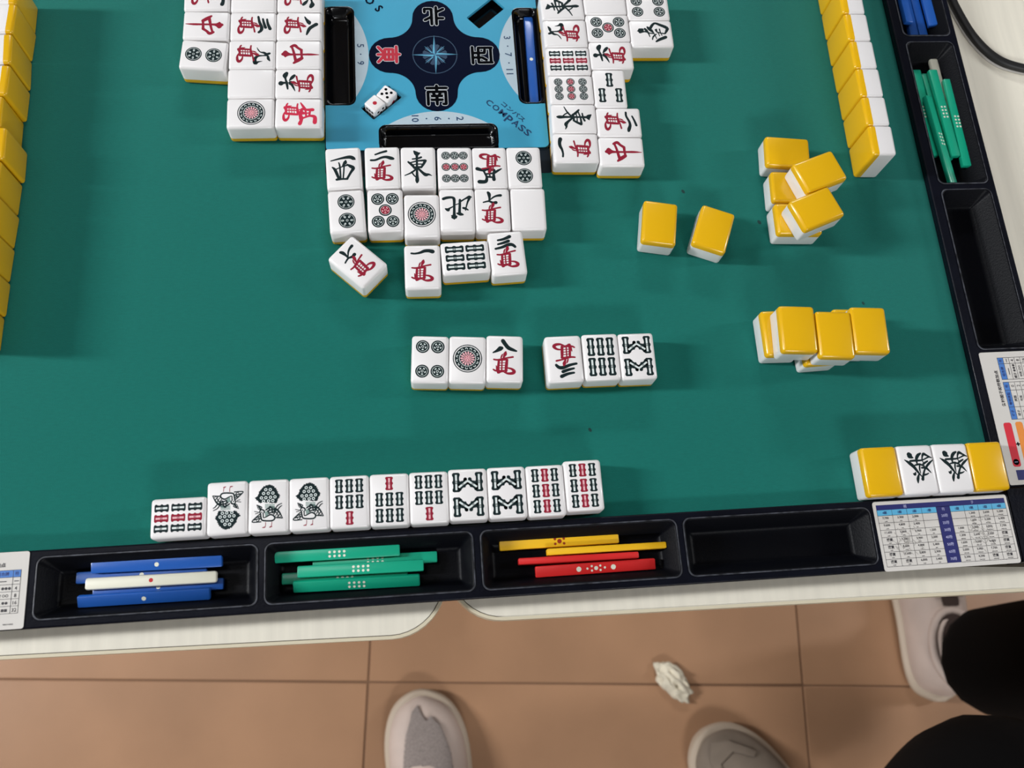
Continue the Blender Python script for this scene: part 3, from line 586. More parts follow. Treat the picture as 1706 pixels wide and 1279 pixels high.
# ---- fu sheets: one on the right rail, read from the right, one at the left end of the bottom rail
def fu_sheet(ox, oy, rot, label, outline):
    sh = tpart(plate('fu_sheet', [outline], 6.05, 6.45, 'paper', tb, label=label))
    g = MB(); t = MB(); z = 6.5
    c_, s_ = math.cos(math.radians(rot)), math.sin(math.radians(rot))
    T = lambda u, v: (ox + u * c_ + v * s_, oy + u * s_ - v * c_)
    def R(u0, u1, v0, v1, zz, mi): g.poly([T(u0, v1), T(u1, v1), T(u1, v0), T(u0, v0)], zz, mi)
    def TT(s, u, v, h, mi=0, bold=0, fit=None, dr=0): p = T(u, v); text_into(t, s, p[0], p[1], h, rot + dr, z + .06, mi, bold, fit=fit)
    for a, cols, nr in ((39.2, (39.2, 46.8, 57.2, 62.3), 6), (64, (64, 74, 77.8), 6)):
        b = cols[-1]; R(a, b, 9.2, 12.9, z, 0)
        for k in range(nr + 1): R(a - .1, b + .1, 9.1 + k * 3.62, 9.3 + k * 3.62, z + .03, 2)
        for u in cols: R(u - .12, u + .12, 9.1, 9.2 + nr * 3.62, z + .03, 2)
    TT('各种面子的符数加点', 58.6, 6.4, 2.3, 0, .02, 22.6)
    for s, u, v in (('雀子', 43, 11), ('等待牌型', 52, 11), ('符', 59.8, 11), ('组合牌', 69, 11), ('符', 75.9, 11)): TT(s, u, v, 1.9, 1, .01)
    for k, (a_, b_) in enumerate((('—', '—'), ('顺子 ●●●', '4'), ('中张 ○○', '8'), ('幺九 ●●', '16'), ('暗杠 ■■', '32'))):
        TT(a_, 69, 14.8 + k * 3.62, 1.7 if k else .4, 0, .02, None); TT(b_, 75.9, 14.8 + k * 3.62, 1.8 if k else .35, 0, .01, 2.4 if not k else None)
    for k, (a_, b_, c2_) in enumerate((('顺子', '两面', '0'), ('刻子', '坎张', '2'), ('雀头', '边张', '2'), ('明杠', '单骑', '2'), ('暗杠', '自摸', '2'))):
        TT(a_, 43, 14.8 + k * 3.62, 1.7, 0, .01); TT(b_, 52, 14.8 + k * 3.62, 1.7, 0, .01); TT(c2_, 59.8, 14.8 + k * 3.62, 1.9, 0, .0)
    TT('符数合计后进位', 73.6, 36.3, .7, 0, .02, 5)
    g.poly([T(u, v) for u, v in rr(10.8, 37.4, 3.1, 8.1, 1.4)][::-1], z, 3); g.poly([T(u, v) for u, v in rr(10.8, 37.6, 10.6, 15.2, 1.4)][::-1], z, 4)
    p = T(13.6, 5.5); g.disc(p[0], p[1], 1.8, z + .04, 5); TT('1', 13.6, 5.5, 2.0, 2); TT('+', 24.2, 9.3, 2.4, 3, .05)
    R(2.9, 8.8, 4.0, 30, z, 6)
    g.build('sheet_print', ['pblue', 'paper', 'pline', 'pred2', 'porange', 'black', 'pnavy'], sh); t.build('sheet_lettering', ['pline', 'pnavy', 'pwhite', 'black'], sh)
fu_sheet(321.5, -301.8, 90, 'white sheet with blue table headers and red and orange bars, on the right rail', rr(319.9, 358.8, -301.6, -220.2, 1.2, 3))
fu_sheet(-303.9, -306, 0, 'white sheet with blue table headers at the left end of the bottom rail', rr(-303.9, -222.7, -344.8, -305.9, 1.2, 3))

# ---------------------------------------------------------------- white side tables around the mahjong table
def side_table(outline, legs, z, label, group=None):
    cx = sum(p[0] for p in outline) / len(outline); cy = sum(p[1] for p in outline) / len(outline)
    r_ = root('side_table', cx, cy, -770, 0, label, 'side table', group)
    loc = [(x - cx, y - cy) for x, y in outline]
    def down(o): o.location = (0, 0, ZF); return o
    down(plate('tabletop', [loc], z - 16, z, 'laminate', r_))
    def inset(pts, d):
        n = len(pts); out = []
        area = sum(pts[i][0] * pts[(i + 1) % n][1] - pts[(i + 1) % n][0] * pts[i][1] for i in range(n)); sg = 1 if area > 0 else -1
        for i in range(n):
            a, b = pts[i - 1], pts[(i + 1) % n]; dx, dy = b[0] - a[0], b[1] - a[1]; l = math.hypot(dx, dy) or 1
            out.append((pts[i][0] - sg * dy / l * d, pts[i][1] + sg * dx / l * d))
        return out
    down(plate('edge_band', [inset(loc, -1.6), inset(loc, .1)], z - 17, z + .3, 'band', r_))
    sm = down(plate('edge_seam', [inset(loc, .1), inset(loc, .5)], z - 1, z + .12, 'seam', r_))
    if not legs:
        xa, xb = min(p[0] for p in loc), max(p[0] for p in loc)
        for k in (.15, .5, .85):
            x = xa + (xb - xa) * k; g = MB(); g.box(x - 9, x + 9, -335 - cy, -322 - cy, z - 40, z - 16); down(g.build('bracket', 'metal', r_))
    for x, y in legs:
        g = MB(); g.box(x - cx - 12, x - cx + 12, y - cy - 12, y - cy + 12, -769, z - 16); down(g.build('leg', 'metal', r_))
    return r_
def arcp(cx, cy, r, a0, a1, n=10): return [(cx + r * math.cos(math.radians(a0 + (a1 - a0) * i / n)), cy + r * math.sin(math.radians(a0 + (a1 - a0) * i / n))) for i in range(n + 1)]
side_table([(-700, -348.5)] + [(-39.4, -362)][:0] + arcp(-39.0, -331.2, 29.5, -90, 0) + [(-9.5, -318), (-700, -318)], [], -11.5, 'narrow white woodgrain shelf table under the rail, left of the gap', 'white shelf tables along the bottom rail')
side_table(arcp(23, -325.5, 29.5, 180, 270) + [(560, -362.5), (560, -318), (-6.5, -318)], [], -11.5, 'narrow white woodgrain shelf table under the rail, right of the gap', 'white shelf tables along the bottom rail')
side_table([(352, -181), (900, -190), (900, 420), (352, 420)], [(390, -140), (860, -150), (860, 380), (390, 380)], -12, 'large white side table with a black cable on it, beyond the right rail')

# cable on the right table
cpts = [(372.0, 95), (372.0, 70), (374.0, 52), (377.0, 38), (382.0, 22), (389.5, 8.5), (398, 0), (409, -5), (424, -8), (450, -8)]
def smooth(pts, k=5):
    out = []
    for i in range(len(pts) - 1):
        p = [pts[max(i - 1, 0)], pts[i], pts[i + 1], pts[min(i + 2, len(pts) - 1)]]
        for j in range(k):
            t = j / k
            out.append(tuple(.5 * (2 * b + (c - a) * t + (2 * a - 5 * b + 4 * c - d) * t * t + (3 * b - a - 3 * c + d) * t ** 3) for a, b, c, d in zip(*p)))
    return out + [pts[-1]]
cp = smooth(cpts)
cr_ = root('black_cable', 400, 0, -12, 0, 'curved black rubber cable lying on the white table at upper right', 'cable')
link('cable_sheath', tube_mesh('cable_sheath', [(x - 400, y, 3.1) for x, y in cp], 3.0, 12), cr_, 'cable')
link('cable_strip', tube_mesh('cable_strip', [(x - 400 - 1.9, y - 2.3, .9) for x, y in cp], .9, 8), cr_, 'clip', label='thin pale grey strip along the cable')

# ---------------------------------------------------------------- tiles
TW, TL_, TH = 21.0, 28.3, 15.6
face_me = rbox_mesh('tile_face_block', TW, TL_, TH, 1.9, 3, 0, (4.4, True)); face_me.materials.append(M['tile'])
back_me = rbox_mesh('tile_back_layer', TW, TL_, TH, 1.9, 3, 0, (4.4, False)); back_me.materials.append(M['back'])
Z1, Z2, Z3 = TH + .02, TH + .08, TH + .14
def glyph(mb, key, mi, z=Z1):
    for s_ in GLYPH[key]:
        p = [(s_[i] / 10, s_[i + 1] / 10, s_[i + 2] / 10 * (1.6 if key == 'wan' else 2.0 if key == 'bird' else 1.55)) for i in range(0, len(s_), 3)]
        mb.stroke(p, z, mi)
# materials order in every face print: 0 ink 1 red 2 pale 3 pink 4 grey
def stick_shape(mb, x, y, L, W, mi, a=0, core=2):
    """one bamboo stick: flared ends and a knot, with a pale core"""
    c, s_ = math.cos(a), math.sin(a)
    W *= 1.14; prof = [(-.02, .34), (.04, .5), (.13, .5), (.21, .40), (.38, .39), (.44, .48), (.5, .52), (.56, .48), (.62, .39), (.79, .40), (.87, .5), (.96, .5), (1.02, .34)]
    pts = [(-W * w_, (t - .5) * L) for t, w_ in prof] + [(W * w_, (t - .5) * L) for t, w_ in reversed(prof)]
    half = len(prof); z = Z1
    tr_ = [(x + u * c - v * s_, y + u * s_ + v * c, z) for u, v in pts]; n = len(tr_)
    mb.add(tr_, [(i, i + 1, n - 2 - i, n - 1 - i) for i in range(half - 1)], mi)
    cw = W * .125
    for t0, t1 in ((.09, .42), (.455, .485), (.515, .545), (.58, .91)):
        q = [(-cw, (t0 - .5) * L), (cw, (t0 - .5) * L), (cw, (t1 - .5) * L), (-cw, (t1 - .5) * L)]
        mb.add([(x + u * c - v * s_, y + u * s_ + v * c, Z2) for u, v in q], [(0, 1, 2, 3)], core)
def dot(mb, x, y, r, mi, petals=5):
    mb.disc(x, y, r, Z1, 0, 30)
    mb.ring(x, y, r * .73, r * .79, Z2, 2, 30)
    if mi: mb.disc(x, y, r * .7, Z2 - .02, 1, 26)
    for k in range(petals):
        a = 2 * math.pi * k / petals - math.pi / 2
        mb.disc(x + r * .45 * math.cos(a), y + r * .45 * math.sin(a), r * .10, Z2 + .01, 3 if mi else 2, 8, r * .17, a)
    mb.ring(x, y, r * .13, r * .2, Z2 + .01, 3 if mi else 2, 14)
def face(design):
    mb = MB()
    if design.startswith('man'):
        num = {'1': 'one', '2': 'two', '3': 'three', '5': 'five', '6': 'six', '7': 'seven', '8': 'eight', '9': 'nine'}[design[3]]
        glyph(mb, num, 5 if design == 'man5red' else 0); glyph(mb, 'wan', 5 if design == 'man5red' else 1)
    elif design.startswith('wind_'): glyph(mb, design[5:], 0)
    elif design == 'dragon_red': glyph(mb, 'red_mid', 1)
    elif design == 'dragon_green': glyph(mb, 'green', 0)
    elif design == 'pin1':
        mb.ring(0, .6, 7.75, 8.3, Z1, 0, 48); mb.disc(0, .6, 7.2, Z1, 0, 48); mb.ring(0, .6, 4.45, 4.75, Z2, 2, 40)
        for k in range(15):
            a = 2 * math.pi * k / 15; c, s_ = math.cos(a), math.sin(a)
            mb.stroke([(5.45 * c + .55 * s_, .6 + 5.45 * s_ - .55 * c, .3), (6.2 * c + .3 * s_, .6 + 6.2 * s_ - .3 * c, .38), (6.3 * c - .45 * s_, .6 + 6.3 * s_ + .45 * c, .34), (5.7 * c - .6 * s_, .6 + 5.7 * s_ + .6 * c, .35)], Z2, 2)
            b = a + .2; c, s_ = math.cos(b), math.sin(b)
            mb.stroke([(2.3 * c, .6 + 2.3 * s_, .45), (3.3 * c, .6 + 3.3 * s_, 1.0), (3.9 * c, .6 + 3.9 * s_, .7)], Z2, 3)
        mb.disc(0, .6, 2.1, Z2, 3, 24); mb.ring(0, .6, 1.55, 1.8, Z3, 1, 24)
        for k in range(5): a = k * 1.2566 + .3; mb.disc(.95 * math.cos(a), .6 + .95 * math.sin(a), .3, Z3, 1, 8)
        mb.disc(0, .6, .25, Z3, 1, 8)
    elif design == 'pin2':
        for y in (6.1, -6.1):
            mb.disc(0, y, 5.0, Z1, 0, 36); mb.ring(0, y, 4.1, 4.32, Z2, 2, 36); mb.ring(0, y, .45, .7, Z2, 2, 16)
            for k in range(6):
                a = math.pi / 3 * k; c, s_ = math.cos(a), math.sin(a)
                mb.disc(2.75 * c, y + 2.75 * s_, .95, Z2, 2, 12, .55, a); mb.disc(2.95 * c, y + 2.95 * s_, .62, Z3, 0, 10, .2, a)
    elif design == 'pin4':
        for x in (-4.25, 4.25):
            for y in (7.4, -7.2): dot(mb, x, y, 3.85, 0)
    elif design == 'pin5':
        for x in (-4.3, 4.3):
            for y in (7.4, -7.4): dot(mb, x, y, 3.85, 0)
        dot(mb, 0, 0, 3.85, 1)
    elif design == 'pin9':
        for x in (-5.3, 0, 5.3):
            for y in (8, .2, -7.6): dot(mb, x, y, 2.72, 1 if y == .2 else 0)
    elif design == 'sou3':
        for x, y in ((0, 6.1), (-5.4, -5.3), (5.4, -5.3)): stick_shape(mb, x, y, 10, 4.0, 0)
    elif design == 'sou6':
        for x in (-5.6, 0, 5.6):
            for y in (6.1, -6.0): stick_shape(mb, x, y, 10.6, 3.9, 0)
    elif design == 'sou7':
        stick_shape(mb, 0, 8.7, 7.0, 3.6, 1, 0, 3)
        for x in (-5.35, 0, 5.35):
            for y in (.1, -8.5): stick_shape(mb, x, y, 7.2, 3.7, 0)
    elif design == 'sou9':
        for x in (-5.35, 0, 5.35):
            for y in (8.5, 0, -8.5): stick_shape(mb, x, y, 7.0, 3.6, 1 if x == 0 else 0, 0, 3 if x == 0 else 2)
    elif design == 'sou8':
        for s_ in (1, -1):
            for x in (-6.2, 6.2): stick_shape(mb, x, s_ * 6.7, 10.2, 3.7, 0)
            for sx in (-1, 1):
                stick_shape(mb, sx * 2.6, s_ * 5.6, 7.0, 3.6, 0, sx * s_ * math.radians(54))
            mb.disc(-1.2, s_ * 8.2, 1.1, Z1, 0, 14); mb.disc(1.2, s_ * 8.2, 1.1, Z1 + .004, 0, 14); mb.stroke([(0, s_ * 6.9, .6), (0, s_ * 8.6, .6)], Z2 + .01, 2)
    elif design == 'sou1':
        t = [(a / 10, b / 10) for a, b in TAIL]; random.seed(5); sp = []
        cx = sum(p[0] for p in t) / len(t); cy = sum(p[1] for p in t) / len(t)
        for i, p in enumerate(t):
            q = t[(i + 1) % len(t)]
            for k in range(4):
                f = k / 4; x, y = p[0] + (q[0] - p[0]) * f, p[1] + (q[1] - p[1]) * f
                e = 1 + (random.uniform(.0, .09) if k % 2 else -.03); sp.append((cx + (x - cx) * e, cy + (y - cy) * e))
        n = len(sp); mb.add([(x, y, Z1) for x, y in sp] + [(cx, cy, Z1)], [(i, (i + 1) % n, n) for i in range(n)], 0)
        for x, y in RINGS: mb.ring(x / 10, y / 10, .42, .84, Z2, 2, 16)
        glyph(mb, 'bird', 0); glyph(mb, 'bird_grey', 4, TH + .015); glyph(mb, 'bird_legs', 1)
    return mb.mesh('face_print') if mb.v else None
PRINTS = {}
def get_print(d):
    if d not in PRINTS:
        me = face(d)
        if me:
            for m_ in ('ink', 'red', 'pale', 'pink', 'grey', 'scarlet'): me.materials.append(M[m_])
        PRINTS[d] = me
    return PRINTS[d]
UP = Matrix.Identity(4)
DOWN = Matrix.Translation((0, 0, TH * MM)) @ Matrix.Rotation(math.pi, 4, 'Y')
# standing: height along z, face towards +x (r) or -x (l)
STAND_R = Matrix.Translation((-TH / 2 * MM, 0, TL_ / 2 * MM)) @ Matrix.Rotation(math.pi / 2, 4, 'Y') @ Matrix.Rotation(math.pi / 2, 4, 'Z') @ Matrix.Identity(4)
STAND_R = Matrix.Translation((-TH / 2 * MM, 0, TL_ / 2 * MM)) @ Matrix(((0, 0, 1, 0), (1, 0, 0, 0), (0, 1, 0, 0), (0, 0, 0, 1)))
STAND_L = Matrix.Rotation(math.pi, 4, 'Z') @ STAND_R
for d, rd, x, y, yaw, lev, form, g, lab in TILES:
    t = root('mahjong_tile', x, y, lev * (TH + .05) + .02, yaw + (rd if form in 'ud' else 0), lab, 'tile', GROUPS[g])
    mt = {'u': UP, 'd': DOWN, 'r': STAND_R, 'l': STAND_L}[form]
    for nm, me in (('face_block', face_me), ('back_layer', back_me), ('face_print', get_print(d) if d else None)):
        if me is None: continue
        o = bpy.data.objects.new(nm, me); COL.objects.link(o); o.parent = t; o.matrix_local = mt
        

# ---------------------------------------------------------------- point sticks
SL, SW, SH = 67.5, 6.2, 3.7
stick_mesh = {}
def stick_me(col):
    if col not in stick_mesh:
        me = rbox_mesh('stick_body', SL, SW, SH, .8 if col != 'scream' else 1.3, 2); me.materials.append(M[col]); stick_mesh[col] = me
    return stick_mesh[col]
def dots_me(kind):
    if kind in stick_mesh: return stick_mesh[kind]
    g = MB(); z = SH + .03
    if kind == 'blue': g.disc(0, 0, 1.15, z, 0, 18)
    if kind == 'cream': g.disc(0, 0, 1.1, z, 1, 18)
    if kind == 'green':
        for i in range(4):
            for j in (-1.1, 1.1): g.disc(-3.9 + 2.6 * i, j, .72, z, 0, 12)
    if kind == 'yellow':
        g.disc(0, 0, 1.25, z, 2, 18)
        for i in (-2.5, 2.5):
            for j in (-1.35, 1.35): g.disc(i, j, .75, z, 2, 12)
    if kind == 'red':
        g.disc(0, 0, 1.1, z, 0, 16)
        for i in (-9.7, 9.7): g.disc(i, 0, 1.4, z, 0, 18)
        for i, j in ((-4.9, 0), (4.9, 0), (-2.4, 1.2), (2.4, 1.2), (-2.4, -1.2), (2.4, -1.2)): g.disc(i, j, .62, z, 0, 12)
    stick_mesh[kind] = g.mesh('dot_print')
    for m_ in ('dot', 'reddot', 'maroon'): stick_mesh[kind].materials.append(M[m_])
    return stick_mesh[kind]
def stick(x, y, zb, yaw, col, label, group, roll=0):
    """zb = height of the underside of the stick over the felt"""
    r = math.radians(roll); hh = (abs(SH * math.cos(r)) + abs(SW * math.sin(r))) / 2
    t = root('point_stick', x, y, zb, yaw, label, 'stick', group)
    ml = Matrix.Translation((0, 0, hh * MM)) @ Matrix.Rotation(r, 4, 'X') @ Matrix.Translation((0, 0, -SH / 2 * MM))
    for nm, me in (('stick_body', stick_me('s' + col)), ('dot_print', dots_me(col))):
        o = bpy.data.objects.new(nm, me); COL.objects.link(o); o.parent = t; o.matrix_local = ml
B0 = -7.95; B1 = B0 + SH + .05
gA, gB, gC, gD, gE = 'sticks in the leftmost bottom tray', 'green sticks in the second bottom tray', 'yellow and red sticks in the third bottom tray', 'sticks in the right rail tray', 'blue sticks in the upper right rail tray'
stick(-169.3, -320.4, B0, -.6, 'blue', 'blue stick under the cream one, poking out at its left', gA)
stick(-160.4, -327.4, B0, -.7, 'blue', 'blue stick under the cream one, poking out at its right', gA)
stick(-163.2, -324.0, B1, -.3, 'cream', 'cream stick with one red dot lying across the blue sticks', gA)
stick(-160.8, -315.6, B1 - .9, -.6, 'blue', 'blue stick with white dot, farthest of the left tray', gA, 10)
stick(-166.8, -332.4, B1 - 2.2, -.2, 'blue', 'blue stick with white dot, nearest the left tray front edge', gA, 24)
stick(-46.2, -320.4, B0, -.4, 'green', 'green stick poking out rightmost, beneath the other green ones', gB)
stick(-62.6, -327.6, B0, -.3, 'green', 'green stick poking out at lower left, beneath two others', gB)
stick(-66.4, -316.0, B1 - .6, -.1, 'green', 'green stick with eight dots, farthest in its tray', gB, 6)
stick(-53.8, -324.8, B1, -.5, 'green', 'green stick with eight dots, middle of three on top', gB)
stick(-56.2, -332.2, B1 - 2.2, -.6, 'green', 'green stick with eight dots, nearest the tray front edge', gB, 26)
stick(55.7, -316.4, B0, .1, 'yellow', 'yellow stick with red dots lying flat, farthest in third tray', gC)
stick(81.8, -322.2, B0, -.1, 'yellow', 'yellow stick standing on its edge, reaching farthest right', gC, 90)
stick(65.5, -326.6, B0, -.4, 'red', 'red stick standing on its edge beside the yellow sticks', gC, -90)
stick(74.7, -332.2, B0 + .6, .3, 'red', 'red stick with white dots lying nearest the tray front', gC, 8)
stick(345.9, -34.6, B0, -89.8, 'cream', 'cream stick with only its upper end showing above green ones', gD)
stick(338.4, -46.6, B0, -88.4, 'green', 'green stick hidden under the broad top green one', gD)
stick(330.6, -43.8, B0 + .3, -91.0, 'green', 'leftmost green stick in the rail tray, against the felt side', gD)
stick(349.0, -54.0, B1, -91.0, 'green', 'green stick at right side of the rail tray, below the cream one', gD)
stick(341.4, -46.4, B1, -88.6, 'green', 'broad green stick with eight dots on top of the pile', gD)
stick(333.8, -67.4, B1 - .6, -87.2, 'green', 'green stick reaching lowest, slanting over the leftmost one', gD, -24)
stick(331.6, 59.6, B1, -90.0, 'blue', 'blue stick nearest the felt in the upper rail tray', gE, -12)
stick(336.5, 51.0, B0, -90.4, 'blue', 'blue stick second from felt side in upper rail tray', gE)
stick(342.9, 50.0, B0, -89.6, 'blue', 'dark blue stick lying deepest in upper rail tray', gE)
stick(348.6, 56.9, B1, -89.3, 'blue', 'blue stick nearest the white table in upper rail tray', gE, 14)
stick(64.2, -.1, -6.4, -90.8, 'blue', 'single blue stick with white dot in the console slot', 'stick bet in the console slot', 0)

# ---------------------------------------------------------------- dice
die_me = rbox_mesh('die_body', 9.8, 9.8, 9.8, 1.1, 3); die_me.materials.append(M['tile'])
def die(x, y, yaw, faces, label):
    t = root('die', x, y, -5.1, yaw, label, 'die', 'pair of dice in the console well')
    o = bpy.data.objects.new('die_body', die_me); COL.objects.link(o); o.parent = t
    P6 = {1: [(0, 0)], 5: [(0, 0), (2.1, 2.1), (-2.1, 2.1), (2.1, -2.1), (-2.1, -2.1)], 6: [(2, 2.2), (2, 0), (2, -2.2), (-2, 2.2), (-2, 0), (-2, -2.2)], 2: [(2, 2), (-2, -2)], 3: [(2, 2), (0, 0), (-2, -2)], 4: [(2, 2), (-2, 2), (2, -2), (-2, -2)]}
    mats_ = {'t': Matrix.Translation((0, 0, 4.93 * MM)), '-y': Matrix.Rotation(math.pi / 2, 4, 'X') @ Matrix.Translation((0, 0, 4.93 * MM)), '-x': Matrix.Rotation(-math.pi / 2, 4, 'Y') @ Matrix.Translation((0, 0, 4.93 * MM)),
             'x': Matrix.Rotation(math.pi / 2, 4, 'Y') @ Matrix.Translation((0, 0, 4.93 * MM)), 'y': Matrix.Rotation(-math.pi / 2, 4, 'X') @ Matrix.Translation((0, 0, 4.93 * MM))}
    for k, n in faces:
        for u, v in P6[n]:
            g = MB(); g.disc(u, v, 1.35 if n == 1 else .95, 0, 0, 16)
            p = g.build('pip', 'pred' if n == 1 else 'black', t); p.matrix_local = Matrix.Translation((0, 0, 4.9 * MM)) @ mats_[k]
die(-38.9, -37.4, 45, (('t', 1), ('-x', 6), ('-y', 5), ('x', 2), ('y', 1)), 'white die showing one red pip, lower left of the pair')
die(-31.3, -30.4, 52, (('t', 5), ('-y', 1), ('-x', 3), ('x', 6), ('y', 4)), 'white die showing five black pips, upper right of the pair')

# ---------------------------------------------------------------- crumpled paper on the floor
bm = bmesh.new(); bmesh.ops.create_icosphere(bm, subdivisions=4, radius=1)
random.seed(11)
from mathutils import noise as _n
for v in bm.verts:
    c = v.co.copy(); k = 1 + .3 * _n.noise(c * 2.1) + .14 * _n.noise(c * 5.3)
    v.co = Vector((c.x * .016 * k, c.y * .030 * k, max(c.z, -.5) * .008 * (1 + 1.1 * _n.noise(c * 3.1)) + .0042))
me = bpy.data.meshes.new('crumpled_paper'); bm.to_mesh(me); bm.free()
cp_ = tag(link('crumpled_paper', me, None, 'tissue', smooth=True), 'small crumpled piece of whitish paper on the brown floor', 'paper')
cp_.location = (.304, -.427, 0.0002); cp_.rotation_euler = (0, 0, math.radians(38))
mz = min((cp_.matrix_world @ v.co).z for v in me.vertices); cp_.location.z -= mz - .0003

# ---------------------------------------------------------------- shoes and people
def shoe(name, x, y, yaw, ln, wd, upper, label, group=None, toe_patch=True, h=66):
    """toe along local +y, heel at -y; built from closed sections"""
    t = root(name, x, y, -769.6, yaw, label, 'shoe', group)
    half = [(0, .10), (.03, .52), (.08, .70), (.18, .80), (.32, .80), (.48, .86), (.62, .97), (.74, 1.0), (.84, .93), (.92, .76), (.97, .52), (1, .14)]
    hgt = [(0, .55), (.03, .86), (.08, .98), (.18, 1.0), (.32, 1.0), (.48, .98), (.62, .82), (.74, .68), (.84, .60), (.92, .52), (.97, .42), (1, .28)]
    sk = lambda t_: 5 * math.sin(t_ * math.pi)
    N = 20
    def loft(nm, k, zl, zh, mats_, par, flat=False):
        vs = []; fs = []
        for (tt, a), (_, b) in zip(half, hgt):
            w_ = a * wd / 2 * k; yy = (tt - .5) * ln * (1 + (k - 1) * .5); top = zl + (zh - zl) * (1 if flat else b)
            for i in range(N):
                an = 2 * math.pi * i / N; c, s_ = math.cos(an), math.sin(an)
                e = .62 if flat else .75
                xx = w_ * math.copysign(abs(c) ** e, c); zz = (s_ * .5 + .5) if flat else (max(s_, -.35) + .35) / 1.35
                if not flat: xx *= 1 - .30 * max(s_, 0) ** 2
                vs.append((xx + sk(tt), yy, zl + (top - zl) * zz))
        m = len(half)
        for j in range(m - 1):
            for i in range(N): fs.append((j * N + i, j * N + (i + 1) % N, (j + 1) * N + (i + 1) % N, (j + 1) * N + i))
        fs += [tuple(range(N)), tuple(range((m - 1) * N, m * N))]
        me = newmesh(nm, vs, fs); o = link(nm, me, par, mats_, smooth=True)
        md = o.modifiers.new('sub', 'SUBSURF'); md.levels = 1; md.render_levels = 2
        return o
    up = loft('upper', .95, 12, h, upper, t)
    loft('sole', 1.06, 0, 24, 'sole', t, True)
    def top(u, v):            # height of the upper at width fraction u (-1..1), length fraction v
        for (a, ha), (b, hb), (_, wa), (_, wb) in zip(hgt, hgt[1:], half, half[1:]):
            if a <= v <= b:
                f = (v - a) / (b - a); hh = ha + (hb - ha) * f; ww = wa + (wb - wa) * f; break
        s_ = math.sqrt(max(0, 1 - abs(u) ** 2.6)); return ww * wd / 2 * .95, 12 + (h - 12) * hh * (s_ + .35) / 1.35
    def patch(nm, outline, mats_, lift=1.0, label_=None):
        """a surface panel that hugs the upper"""
        us = [p[0] for p in outline]; vs_ = [p[1] for p in outline]; v = []; f = []; n = 12
        from mathutils.geometry import intersect_point_tri_2d
        def inside(u, w_):
            r = False; j = len(outline) - 1
            for i in range(len(outline)):
                a, b = outline[i], outline[j]
                if (a[1] > w_) != (b[1] > w_) and u < (b[0] - a[0]) * (w_ - a[1]) / (b[1] - a[1]) + a[0]: r = not r
                j = i
            return r
        nu, nv = 64, 64; idx = {}
        for i in range(nu + 1):
            for j in range(nv + 1):
                u = min(us) + (max(us) - min(us)) * i / nu; q = min(vs_) + (max(vs_) - min(vs_)) * j / nv
                ww, z = top(u, q); idx[i, j] = len(v); v.append((u * ww * .86 + sk(q), (q - .5) * ln * .99, z + lift))
        for i in range(nu):
            for j in range(nv):
                u = min(us) + (max(us) - min(us)) * (i + .5) / nu; q = min(vs_) + (max(vs_) - min(vs_)) * (j + .5) / nv
                if inside(u, q): f.append((idx[i, j], idx[i + 1, j], idx[i + 1, j + 1], idx[i, j + 1]))
        o = link(nm, newmesh(nm, v, f), t, mats_, label_, smooth=True)
        so = o.modifiers.new('solid', 'SOLIDIFY'); so.thickness = .0012; so.offset = 0
        return o
    if toe_patch:
        patch('toe_mesh', [(-.72, .70), (-.60, .82), (-.38, .93), (-.16, .955), (-.05, .92), (.10, .885), (.32, .90), (.52, .86), (.66, .76), (.70, .66), (.5, .645), (.1, .70), (-.4, .71)], 'mesh', 1.2, 'grey mesh window over the toes')
    else:
        patch('toe_overlay', [(-.8, .80), (-.5, .93), (0, .97), (.5, .93), (.8, .80), (.6, .80), (.3, .88), (-.3, .88), (-.6, .80)], 'shoe2', 1.4)
        patch('side_panel', [(-.85, .5), (-.8, .72), (-.45, .68), (-.5, .5)], 'shoe', 1.4)
    # tongue, laces, collar
    def cross(v0, u0, v1, u1, r=2.2):
        p = []
        for k in range(9):
            f = k / 8; u = u0 + (u1 - u0) * f; q = v0 + (v1 - v0) * f; ww, z = top(u, q); p.append((u * ww * .86 + sk(q), (q - .5) * ln, z + 2.2))
        link('lace', tube_mesh('lace', p, r, 6), t, 'lace')
    patch('tongue', [(-.3, .42), (-.34, .66), (0, .68), (.34, .66), (.3, .42)], 'lining', .9)
    for k in range(4):
        q = .63 - .05 * k; cross(q, -.48, q - .012, .48)
    cross(.66, -.3, .57, .45, 1.6); cross(.57, -.45, .66, .3, 1.6)
    col = [(0.36 * wd * math.cos(a) * .9 + sk(.22), (.23 - .5) * ln + .17 * ln * math.sin(a), h + 1 + 3 * math.cos(2 * a)) for a in [2 * math.pi * i / 24 for i in range(25)]]
    link('collar', tube_mesh('collar', col, 5.5, 8), t, upper)
    col2 = [(sk(.22) + (x - sk(.22)) * .70, (.23 - .5) * ln + (y - (.23 - .5) * ln) * .80, z - 1) for x, y, z in col]
    link('inner_rim', tube_mesh('inner_rim', col2, 4.0, 8), t, 'shoe')
    ln_ = MB(); ln_.disc(sk(.22), (.23 - .5) * ln, .32 * wd, h + 1.5, 0, 24, .165 * ln); ln_.build('lining', 'lining', t)
    return t
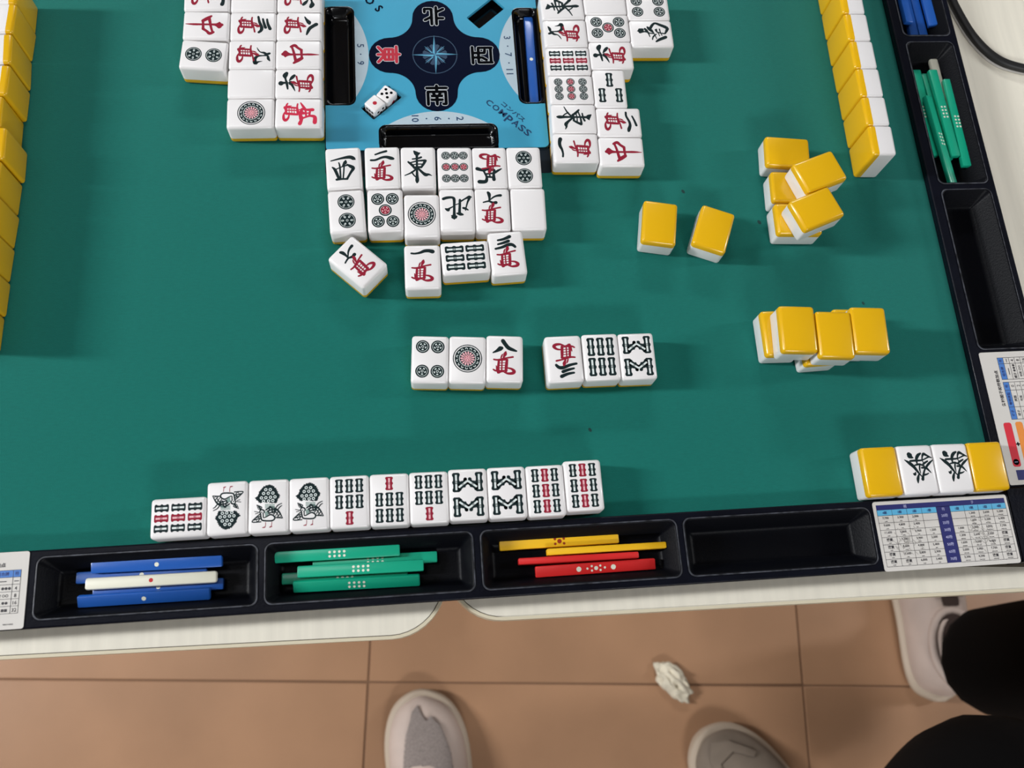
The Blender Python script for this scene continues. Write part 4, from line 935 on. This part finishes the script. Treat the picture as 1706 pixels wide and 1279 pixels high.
def figure(name, label, chains, radii, mats_, cat='person'):
    """one continuous skinned body; chains share their first vertex names"""
    vs = []; es = []; rad = []; idx = {}
    for ch in chains:
        prev = None
        for key in ch:
            if key not in idx: idx[key] = len(vs); vs.append(tuple(c * MM for c in radii[key][:3])); rad.append(radii[key][3])
            if prev is not None: es.append((prev, idx[key]))
            prev = idx[key]
    me = bpy.data.meshes.new(name); me.from_pydata(vs, es, [])
    o = bpy.data.objects.new(name, me); COL.objects.link(o); o.location = (0, 0, ZF)
    sk_ = o.modifiers.new('skin', 'SKIN'); sk_.use_smooth_shade = True
    for v, r in zip(me.skin_vertices[0].data, rad): v.radius = ((r[0] if isinstance(r, tuple) else r) * MM, (r[1] if isinstance(r, tuple) else r) * MM)
    me.skin_vertices[0].data[0].use_root = True
    ss = o.modifiers.new('sub', 'SUBSURF'); ss.levels = 2; ss.render_levels = 2
    # bake to a plain mesh so the checks and renders see one surface
    ev = o.evaluated_get(bpy.context.evaluated_depsgraph_get()); nm = bpy.data.meshes.new_from_object(ev)
    o.modifiers.clear(); o.data = nm; nm.materials.append(M[mats_])
    for p in nm.polygons: p.use_smooth = True
    return o
shoe('sneaker', -34, -561, 3, 292, 108, 'shoe', 'off-white sneaker with grey mesh toe, pointing up below the table', 'sneakers of the two standing players')
shoe('sneaker', 420, -612, 38, 292, 112, 'shoe2', 'grey brown sneaker at bottom edge, toe towards the crumpled paper', 'sneakers of the two standing players', False)
shoe('sneaker', 680, -332, -3, 288, 112, 'shoe', 'off-white sneaker under the black trouser leg at lower right', 'sneakers of the two standing players', False, 74)
# person at the right: black trousers, legs and hips only as far as the place could show them
pr_ = figure('person', 'x',
  [('hip', 'h1', 'k1a', 'k1', 's1', 'a1', 'c1'), ('hip', 'h2', 'k2a', 'k2', 's2', 'a2', 'c2')],
  {'hip': (610, -720, 70, (150, 110)), 'h1': (650, -660, 10, 95), 'k1a': (655, -530, -140, 88), 'k1': (652, -440, -290, 80), 's1': (668, -424, -450, 76), 'a1': (681, -428, -600, 74), 'c1': (683, -428, -668, 70),
   'h2': (560, -690, 10, 95), 'k2a': (470, -590, -130, 88), 'k2': (448, -516, -290, 80), 's2': (476, -574, -450, 78), 'a2': (520, -622, -600, 78), 'c2': (566, -655, -680, 70)}, 'cloth')
tag(pr_, 'person in loose black trousers standing at the lower right corner', 'person')
